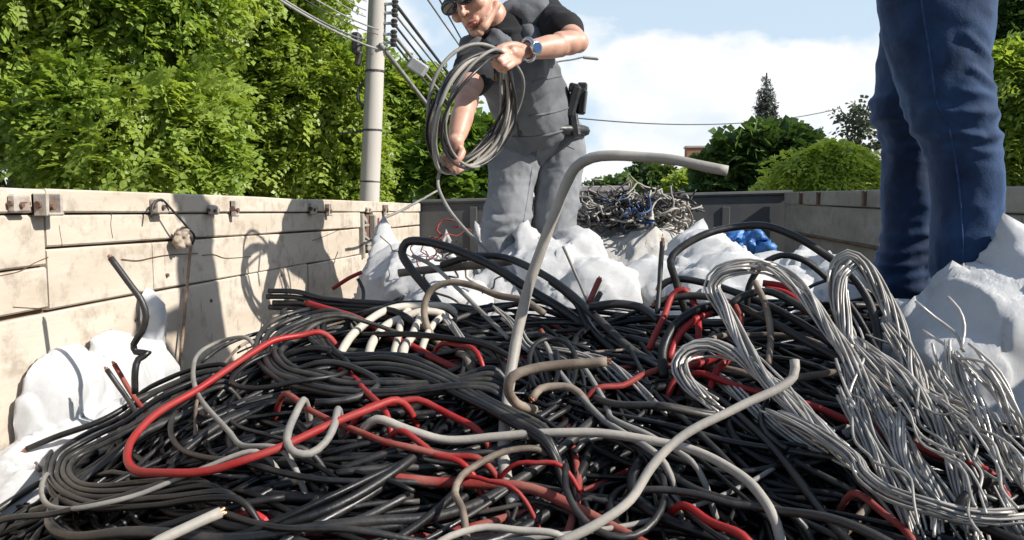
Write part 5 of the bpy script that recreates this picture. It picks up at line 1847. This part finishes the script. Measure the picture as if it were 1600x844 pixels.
# right hand: fist under the coil
for f in (pts_px((716, 226, 2.19, .015), (722, 238, 2.165, .0125), (716, 250, 2.15, .011), (708, 255, 2.15, .0095)),
          pts_px((708, 228, 2.19, .015), (699, 240, 2.165, .0125), (693, 250, 2.165, .011), (697, 259, 2.185, .0095), (705, 260, 2.205, .0085)),
          pts_px((710, 231, 2.20, .015), (703, 246, 2.170, .0125), (698, 257, 2.172, .011), (702, 265, 2.192, .0095), (710, 265, 2.21, .0085)),
          pts_px((713, 233, 2.205, .015), (709, 249, 2.178, .0122), (705, 261, 2.180, .0105), (709, 269, 2.2, .0092), (716, 268, 2.215, .0084)),
          pts_px((717, 234, 2.21, .014), (716, 249, 2.19, .0108), (713, 259, 2.192, .0095), (716, 266, 2.207, .0086), (721, 265, 2.22, .0078))):
    sk.chain(f, .004)
sk.cap(WR, .027, V3(P(709, 238, 2.19)), .025, .015)
me = sk.mesh('body'); relax(me, 1, .35)
body = link('body', me, M_skin, root)
head_extras(TH, HA, root)

# t-shirt: collar and sleeves
s = Solid(.007)
sl_end = SLj * .42 + EL * .58
sr_end = SRj * .40 + ER * .60
s.cap(SLj, .080, sl_end, .064, .03)
s.cap(SRj, .074, sr_end, .060, .03)
s.cap(nb, .075, chest, .10, .03)
s.cap(nb, .068, SLj, .078, .03).cap(nb, .066, SRj, .072, .03)
s.cap(nb + (nb - chest) * .10, .064, nb, .075, .02)
me = s.mesh('shirt'); displace(me, lambda v, n: .005 * ridged(v, 11, 3, 2))
link('shirt', me, M_tee, root)
# vest
fr = np.cross(SLj - SRj, nb - waist); fr /= np.linalg.norm(fr)
s = Solid(.008)
s.cap(SRj * .80 + SLj * .20, .070, SLj * .84 + SRj * .16, .070, .05)
s.cap(nb * .78 + SLj * .22, .084, nb * .30 + SLj * .70, .090, .04)
s.cap(nb * .78 + SRj * .22, .080, nb * .32 + SRj * .68, .084, .04)
s.cap(chest + (nb - chest) * .25, .135, chest, .150, .05, flat=(fr, .78))
s.cap(chest, .150, waist, .136, .05, flat=(fr, .66))
s.cap(waist, .136, hem, .150, .03, flat=(fr, .78))
dn = (hem - chest) / np.linalg.norm(hem - chest)
lt = np.cross(dn, fr); lt /= np.linalg.norm(lt)
s.ell(hem + dn * .235, (.6, .6, .21), np.stack([lt, np.cross(lt, dn), dn], 1), .012, sub=True)
s.cap(nb + fr * .05 + (nb - chest) * .3, .05, chest * .6 + nb * .4 + fr * .13, .018, .02, sub=True)
me = s.mesh('vest')
def vest_fold(v, n):
    q = v * np.array([1.0, .7, 1.0])
    q = q + .06 * np.stack([fbm(v, 4, 4), fbm(v, 4, 5), fbm(v, 4, 6)], 1)
    return .012 * ridged(np.stack([q[:, 0] + .6 * q[:, 2], q[:, 1], q[:, 2] * .45], 1), 7.5, 17, 2) + .003 * ridged(q, 19, 19, 2)
displace(me, vest_fold)
vest = link('vest', me, M_vest, root)
# badges on the chest, buttons line
for nm, px, py, w, h, m_ in (('chest_emblem', 773, 120, .018, .026, mat('emblem_gold', (.45, .30, .05), (.5, .12, .04), 120, .6)), ('name_patch', 786, 117, .020, .030, mat('patch_white', (.6, .6, .58), (.35, .35, .35), 150, .7))):
    o = Vector((0, 0, EZ)); dv = ray(px, py).normalized()
    dg = vest.data
    from mathutils.bvhtree import BVHTree
    bv = BVHTree.FromPolygons([tuple(q) for q in get_v(dg)], [tuple(p.vertices) for p in dg.polygons])
    loc, nor, _, _ = bv.ray_cast(o, dv)
    if loc is not None:
        if nor.dot(dv) > 0: nor = -nor
        rt = nor.to_track_quat('Z', 'Y').to_matrix()
        m = MB(); m.box(loc + nor * .002, (w, h, .006), rt, .002)
        m.build(nm, m_, vest)
def on_vest(pix, r, nm, m_):
    q_ = []
    for a in catmull([(x, y, 0) for x, y in pix], 3):
        loc, n_, _, _ = bv.ray_cast(Vector((0, 0, EZ)), ray(a[0], a[1]).normalized())
        if loc is not None: q_.append(tuple(loc))
    if len(q_) > 3: tube_obj(nm, np.array(q_), r, m_, vest, n=6)
on_vest([(776, 70), (782, 110), (800, 160), (812, 214)], .0035, 'zip', M_leather)
on_vest([(832, 128), (858, 122), (880, 118)], .004, 'pocket_edge', M_vest)
on_vest([(826, 182), (862, 176), (890, 168)], .004, 'pocket_edge', M_vest)
on_vest([(772, 203), (800, 214), (850, 212), (892, 200)], .005, 'hem', M_vest)
# jeans
s = Solid(.008)
HR, HL = V3(P(808, 228, 2.72)), V3(P(878, 226, 2.78))
KR, KL = V3(P(786, 386, 2.62)), V3(P(864, 386, 2.68))
AR, AL = V3(P(792, 575, 2.74)), V3(P(870, 580, 2.80))
s.cap(HR + (0, 0, .02), .086, HL + (0, 0, .02), .086, .05)
s.cap((HR + HL) / 2, .105, waist, .105, .04, flat=(fr, .85))
s.cap(HR, .088, KR, .072, .02).cap(KR, .074, AR, .058, .03)
s.cap(HL, .088, KL, .072, .02).cap(KL, .074, AL, .058, .03)
me = s.mesh('jeans')
def jean_fold(v, n):
    q = v + .05 * np.stack([fbm(v, 5, 24), fbm(v, 5, 25), fbm(v, 5, 26)], 1)
    wk = np.exp(-((v[:, 2] - KR[2] - .05) / .10)**2) + .35 + .6 * np.exp(-((v[:, 2] - HR[2] + .02) / .07)**2)
    sk_ = np.stack([q[:, 0] * .5 + q[:, 2] * .45, q[:, 1] * .5, q[:, 2] * 1.3 - q[:, 0] * .5], 1)
    return .0105 * wk * ridged(sk_, 9.5, 27, 2) + .0025 * ridged(q, 24, 29, 2)
displace(me, jean_fold)
gj = link('jeans', me, M_gjean, root)
bv = BVHTree.FromPolygons([tuple(q) for q in get_v(me)], [tuple(p.vertices) for p in me.polygons])
def on_jeans(pix, r, nm):
    q_ = []
    for a in catmull([(x, y, 0) for x, y in pix], 3):
        loc, n_, _, _ = bv.ray_cast(Vector((0, 0, EZ)), ray(a[0], a[1]).normalized())
        if loc is not None: q_.append(tuple(loc))
    if len(q_) > 3: tube_obj(nm, np.array(q_), r, M_gjean, gj, n=6)
on_jeans([(842, 212), (840, 230), (838, 246)], .003, 'fly_seam')
on_jeans([(806, 214), (796, 228), (782, 236)], .0028, 'pocket_seam')
on_jeans([(872, 212), (884, 226), (898, 233)], .0028, 'pocket_seam')
on_jeans([(832, 260), (826, 300), (818, 350)], .0028, 'inseam')
for a in (AR, AL):
    s = Solid(.008)
    s.cap(a + (0, .03, -.03), .046, a + (-.02, -.15, -.05), .040, .03)
    s.cap(a + (0, .02, .02), .05, a + (0, .01, -.04), .05, .03)
    link('boot', s.mesh('boot'), M_shoe, root)
# belt, holster and pouches on his left hip
m = MB()
bc = hem * .5 + (HR + HL) * .25 + np.array([0, 0, .012])
axr = (HL - HR) / np.linalg.norm(HL - HR)
axf = np.cross(axr, [0, 0, 1])
m.tube([Vector(bc + axr * .168 * RS * math.cos(a) + axf * .13 * RS * math.sin(a)) for a in np.linspace(0, 6.2832, 33)], .019, 8)
m.build('belt', M_leather, root, True)
for px, py, dd, sz, ry, nm in ((896, 160, 2.66, (.035, .07, .12), .25, 'holster'), (909, 158, 2.70, (.034, .05, .10), .05, 'magazine_pouch'), (898, 196, 2.66, (.035, .06, .09), -.15, 'holster_tip'),):
    m = MB(); m.box(P(px, py, dd), sz, Matrix.Rotation(ry, 3, 'Y'), .008)
    if nm != 'holster_tip': m.box(P(px + 1, py - 22, dd), (sz[0] * 1.1, sz[1] * .9, .03), Matrix.Rotation(ry, 3, 'Y'), .006)
    m.build(nm, M_leather, root)
m = MB(); m.box(P(914, 160, 2.68), (.012, .05, .085), Matrix.Rotation(.1, 3, 'Y'), .004); m.build('pouch_clip', M_steel_dark, root)
# wristwatch
wax = (EL - WL) / np.linalg.norm(EL - WL)
wc = V3(P(826, 78, 2.29))
up2 = V3(P(822, 76, 2.2)) - wc; up2 -= wax * (up2 @ wax); up2 /= np.linalg.norm(up2)
sd2 = np.cross(wax, up2)
watch = empty('wristwatch', Vector(wc), root)
watch.matrix_parent_inverse = Matrix.Translation(-world_loc(root))
m = MB()
m.tube([Vector(wc + (up2 * math.cos(a) + sd2 * math.sin(a)) * .034) for a in np.linspace(0, 6.2832, 25)], .0075, 8)
m.build('strap', M_chrome, watch, True)
m = MB(); m.tube([Vector(wc + up2 * .034), Vector(wc + up2 * .036), Vector(wc + up2 * .045), Vector(wc + up2 * .047)], [.019, .0215, .0215, .018], 24); m.build('case', M_chrome, watch, True)
m = MB(); m.tube([Vector(wc + up2 * .044), Vector(wc + up2 * .0482)], .0165, 24); m.build('dial', M_dial, watch)

# ---- the coil he holds
cc = V3(P(742, 174, 2.19))
uu = V3(P(786, 80, 2.20)) - cc
half = np.linalg.norm(uu); uu /= half; half *= .95
pp = V3(P(690, 150, 2.19)) - cc; pp -= uu * (pp @ uu); pp /= np.linalg.norm(pp)
dep = np.cross(uu, pp)
vv = pp * .41 + dep * .91
nn = np.cross(uu, vv)
coil = empty('cable_coil', Vector(cc))
tag(coil, 'hand-held oval coil of grey and dark cable hanging from the stooping man\'s hands', 'cable coil')
gq = np.random.default_rng(5)
for k in range(10):
    th = np.linspace(0, 2 * math.pi, 70)
    sc = gq.uniform(.84, 1.06); off = gq.normal(0, .016); sh = gq.normal(0, .013, 3)
    e_ = gq.uniform(.9, 1.1)
    wv = .010 * np.sin(2 * th + gq.uniform(0, 6)) + .005 * np.sin(3 * th + gq.uniform(0, 6))
    pinch = 1 - .75 * np.exp(-((np.minimum(th, 2 * math.pi - th)) / .5)**2)      # gathered at the gripping hand
    q = cc + sh * pinch[:, None] + np.outer(np.cos(th) * half * (1 + (sc - 1) * pinch), uu) + np.outer(np.sin(th) * half * sc * e_, vv) + np.outer((off + wv) * pinch, nn)
    tube_obj('cable_loop', q, (.0044 if k % 3 else .0054) * RS, (K_grey, K_black, K_light, K_light, K_black, K_grey, K_char)[k % 7], coil, n=8)
for k, pts in enumerate(([(712, 274, 2.19), (692, 262, 2.18), (684, 285, 2.16), (697, 320, 2.12), (725, 357, 2.06), (760, 390, 1.99), (795, 425, 1.9), (820, 470, 1.8)],
                         [(770, 92, 2.17), (748, 98, 2.16), (725, 115, 2.15), (708, 140, 2.15), (700, 175, 2.14), (693, 205, 2.15)])):
    q = catmull([P(*a) for a in pts], .012)
    tube_obj('loose_end', q, .0048 * RS, K_grey, coil, n=8)

# ---- the person in blue jeans
RS = 1.0
near = np.array([(-190, 1374, 1580), (-140, 1374, 1574), (-60, 1370, 1562), (0, 1371, 1553), (62, 1387, 1545), (116, 1401, 1541), (162, 1413, 1546), (199, 1426, 1554), (236, 1446, 1560), (270, 1455, 1563), (332, 1459, 1565), (400, 1457, 1556), (450, 1461, 1548), (520, 1464, 1545), (575, 1460, 1550)], float)
farl = np.array([(-190, 1385, 1560), (-140, 1382, 1545), (0, 1381, 1500), (50, 1380, 1490), (100, 1374, 1482), (145, 1369, 1472), (162, 1364, 1466), (200, 1373, 1462), (232, 1381, 1462), (300, 1381, 1460), (349, 1383, 1459), (387, 1377, 1457), (425, 1368, 1453), (458, 1373, 1449), (492, 1372, 1446)], float)
root2 = empty('person', P(1450, 520, 1.73))
tag(root2, 'person in blue jeans standing at the right, seen only from the thighs down', 'person')


def seg_dist(x, y, s):
    x0, y0, x1, y1 = s
    dx, dy = x1 - x0, y1 - y0
    t = np.clip(((x - x0) * dx + (y - y0) * dy) / (dx * dx + dy * dy), 0, 1)
    return np.hypot(x - x0 - t * dx, y - y0 - t * dy), t


def leg(name, tab, d, th, folds, seed, rows=230, cols=72, fine=()):
    py = np.linspace(tab[0, 0], tab[-1, 0], rows)
    def sm(col):
        q = catmull([(a, b_, 0) for a, b_ in zip(tab[:, 0], tab[:, col])], 2)
        return np.interp(py, q[:, 0], q[:, 1])
    xl, xr = sm(1), sm(2)
    an = np.linspace(0, 2 * math.pi, cols, endpoint=False)
    V = np.zeros((rows, cols, 3)); NX = np.zeros((rows, cols)); NY = np.zeros((rows, cols))
    for i in range(rows):
        c, hw = (xl[i] + xr[i]) / 2, (xr[i] - xl[i]) / 2
        dd = np.interp(py[i], [tab[0, 0], 150, 330, tab[-1, 0]], [th[0], th[1], th[2], th[3]])
        ca, sa = np.cos(an), np.sin(an)
        pxs = c + hw * np.sign(ca) * np.abs(ca)**.9
        dep = d - dd * np.sign(sa) * np.abs(sa)**.9
        for j in range(cols):
            # silhouettes are set by the leg's own depth, not by the lens
            q = P(pxs[j], py[i], d)
            V[i, j] = (q.x * (1 + 0 * dep[j]), dep[j], q.z)
        NX[i] = pxs; NY[i] = py[i]
    nor = np.cross(np.roll(V, -1, 1) - np.roll(V, 1, 1), np.gradient(V, axis=0))
    nor /= np.maximum(np.linalg.norm(nor, axis=2, keepdims=True), 1e-9)
    cen = V.mean(1, keepdims=True)
    if np.mean(np.sum(nor * (V - cen), 2)) < 0: nor = -nor
    D = np.zeros((rows, cols))
    wob = 6 * vnoise(np.stack([NX, NY, V[..., 1] * 300], -1), .02, seed)
    for (x0, y0, x1, y1, A, sg) in folds:
        dist, t = seg_dist(NX + wob, NY + wob, (x0, y0, x1, y1))
        prof = np.exp(-(dist / sg)**2) - .55 * np.exp(-((dist - 2.0 * sg) / (sg * 1.1))**2)
        D += .36 * A * prof
    D += .0022 * ridged(V * np.array([1, 1, 1.0]) , 16, seed + 2, 2) + .004 * fbm(V, 7, seed + 4, 2)
    for (y0, y1, A, fr_) in fine:
        w = np.exp(-((NY - (y0 + y1) / 2) / ((y1 - y0) / 2))**2)
        D += A * w * ridged(np.stack([V[..., 0] * .45, V[..., 1] * .45, V[..., 2]], -1) + .03 * fbm(V, 8, seed + 7)[..., None], fr_, seed + 8, 2)
    V = V + nor * D[..., None]
    v = V.reshape(-1, 3)
    i, j = np.meshgrid(np.arange(rows - 1), np.arange(cols), indexing='ij')
    a = (i * cols + j).ravel(); b2 = (i * cols + (j + 1) % cols).ravel()
    f = np.stack([a, a + cols, b2 + cols, b2], 1)
    return mesh_np(name, v, f), (xl, xr, py)


nf = [(1478, 70, 1545, 112, .010, 6), (1490, 118, 1546, 150, .010, 5.5), (1470, 150, 1550, 158, .007, 5), (1430, 178, 1552, 184, .009, 6), (1424, 205, 1500, 216, .008, 5.5), (1480, 222, 1558, 208, .009, 6),
      (1440, 240, 1490, 232, .007, 5), (1500, 240, 1560, 236, .006, 6), (1395, 60, 1440, 150, .006, 12), (1400, 10, 1500, 60, .006, 14), (1420, 160, 1470, 195, .007, 6), (1540, 255, 1555, 400, .005, 12), (1470, 280, 1475, 420, .004, 10)]
ff = [(1368, 158, 1440, 172, .008, 6), (1366, 185, 1450, 195, .008, 6), (1376, 210, 1455, 222, .008, 6), (1384, 235, 1450, 232, .006, 6), (1380, 100, 1420, 150, .006, 9), (1378, 372, 1450, 362, .007, 7),
      (1374, 395, 1452, 388, .010, 7), (1370, 420, 1440, 408, .010, 7), (1390, 440, 1455, 425, .009, 6), (1372, 450, 1450, 452, .009, 6), (1420, 250, 1425, 360, .005, 10)]
me_n, tabn = leg('leg', near, 1.64, (.105, .080, .064, .06), nf, 3, fine=((150, 240, .0018, 17), (480, 560, .006, 20)))
me_f, tabf = leg('leg', farl, 1.86, (.10, .078, .062, .06), ff, 9, fine=((150, 230, .0018, 17), (370, 470, .003, 18)))
# both legs and the hips are one pair of trousers
vn, vf = get_v(me_n), get_v(me_f)
fn = [tuple(p.vertices) for p in me_n.polygons]; ffc = [tuple(q + len(vn) for q in p.vertices) for p in me_f.polygons]
s = Solid(.012)
hipn, hipf = V3(P(1474, -165, 1.64)), V3(P(1472, -165, 1.86))
s.cap(hipn, .118, hipf, .112, .06)
s.cap((hipn + hipf) / 2 + np.array([0, 0, .05]), .150, (hipn + hipf) / 2 + np.array([.0, 0, .16]), .140, .05, flat=((1, 0, 0), .8))
mh = s.mesh('hips')
vh = get_v(mh)
fh = [tuple(q + len(vn) + len(vf) for q in p.vertices) for p in mh.polygons]
me = bpy.data.meshes.new('jeans')
me.from_pydata(np.vstack([vn, vf, vh]).tolist(), [], fn + ffc + fh)
me.update()
jeans = link('jeans', me, M_denim, root2)
for m_ in (me_n, me_f, mh): bpy.data.meshes.remove(m_)
# stitched side seam of the near leg, laid on the cloth
bv = BVHTree.FromPolygons(vn.tolist(), fn)
pts = []
for a in catmull([(1438, -40, 0), (1440, 0, 0), (1451, 75, 0), (1466, 165, 0), (1480, 190, 0), (1496, 270, 0), (1503, 350, 0), (1505, 420, 0), (1504, 480, 0)], 4):
    loc, n_, _, _ = bv.ray_cast(Vector((0, 0, EZ)), ray(a[0], a[1]).normalized())
    if loc is not None: pts.append(loc)
pts = np.array([tuple(q) for q in pts])
tube_obj('side_seam', pts, .0018, cloth_mat('seam_denim', (.012, .03, .085), (.035, .075, .18), 60), jeans, n=6)
# shoes
for px, py, d in ((1400, 492, 1.86), (1500, 578, 1.64)):
    a = V3(P(px + 15, py, d)); s = Solid(.007)
    s.cap(a + (.03, 0, -.018), .044, a + (-.06, -.01, -.020), .044, .03, flat=((0, 0, 1), .9))
    s.cap(a + (-.06, -.01, -.022), .042, a + (-.135, -.02, -.034), .036, .03, flat=((0, 0, 1), .8))
    s.cap(a + (.02, 0, .05), .048, a + (.02, 0, -.02), .046, .03)
    o = link('shoe', s.mesh('shoe'), M_shoe, root2)
    s = Solid(.006); s.cap(a + (.045, 0, -.058), .040, a + (-.14, -.02, -.064), .040, .01, flat=((0, 0, 1), .28))
    link('sole', s.mesh('sole'), mat('sole_rubber', (.05, .05, .05), (.08, .075, .07), 10, .8), o)
# upper body, outside the picture but it shades the heap
hp = (hipn + hipf) / 2
shc = hp + np.array([-.03, -.08, .56])
s2 = Solid(.010)
f2, l2, u2 = np.array([-.40, -.90, -.22]), np.array([.9, -.4, 0.0]), np.array([0, 0, 1.0])
f2 /= np.linalg.norm(f2); l2 = np.cross(u2, f2); l2 /= np.linalg.norm(l2); u2 = np.cross(f2, l2)
hc2 = shc + np.array([-.02, -.04, .21])
T2 = add_head(s2, hc2, l2, f2, u2)
s2.cap(T2(0, -.02, -.06), .055, shc, .06, .03)
s2.cap(shc, .08, hp + (0, 0, .12), .11, .04)
sh_pts = []
for sg in (-1, 1):
    sj = shc + l2 * sg * .165 + np.array([0, 0, -.03]); el = sj + l2 * sg * .03 + f2 * .02 + np.array([0, 0, -.27]); wr = el + f2 * .17 - l2 * sg * .15 + np.array([0, 0, .08])
    sh_pts.append((sj, el))
    s2.cap(shc, .06, sj, .055, .03).cap(sj, .052, el, .043, .02).cap(el, .042, wr, .027, .02)
    fx_ = (wr - el) / np.linalg.norm(wr - el); sx_ = np.cross(fx_, [0, 0, 1]); sx_ /= np.linalg.norm(sx_)
    pc = wr + fx_ * .085
    s2.cap(wr, .026, pc, .030, .015, flat=((0, 0, 1), .7))
    for q in range(4):
        o_ = sx_ * (q - 1.5) * .020; ln = (.8, 1, .95, .75)[q]; dz_ = np.array([0, 0, 1.0])
        s2.chain([(pc + o_ * .8, .013), (pc + o_ + fx_ * .045 * ln + dz_ * .004, .0095), (pc + o_ + fx_ * .072 * ln - dz_ * .012, .0088), (pc + o_ + fx_ * .085 * ln - dz_ * .030, .008)], .004)
    s2.chain([(wr + fx_ * .03 + sx_ * .02, .014), (wr + fx_ * .07 + sx_ * .045 + dz_ * .01, .0115), (wr + fx_ * .10 + sx_ * .044 + dz_ * .008, .0095)], .006)
link('body', s2.mesh('body'), M_skin, root2)
head_extras(T2, np.stack([l2, f2, u2], 1), root2, glasses=False)
s = Solid(.012)
s.cap(shc + (0, 0, -.07), .155, hp + (0, 0, .08), .160, .05, flat=(f2, .66))
for sj, el in sh_pts: s.cap(shc, .085, sj, .075, .04).cap(sj, .072, sj * .35 + el * .65, .064, .03)
me = s.mesh('shirt'); displace(me, lambda v, n: .007 * ridged(v, 8, 3, 2))
link('shirt', me, cloth_mat('navy_shirt', (.02, .022, .03), (.035, .038, .05), 6), root2)
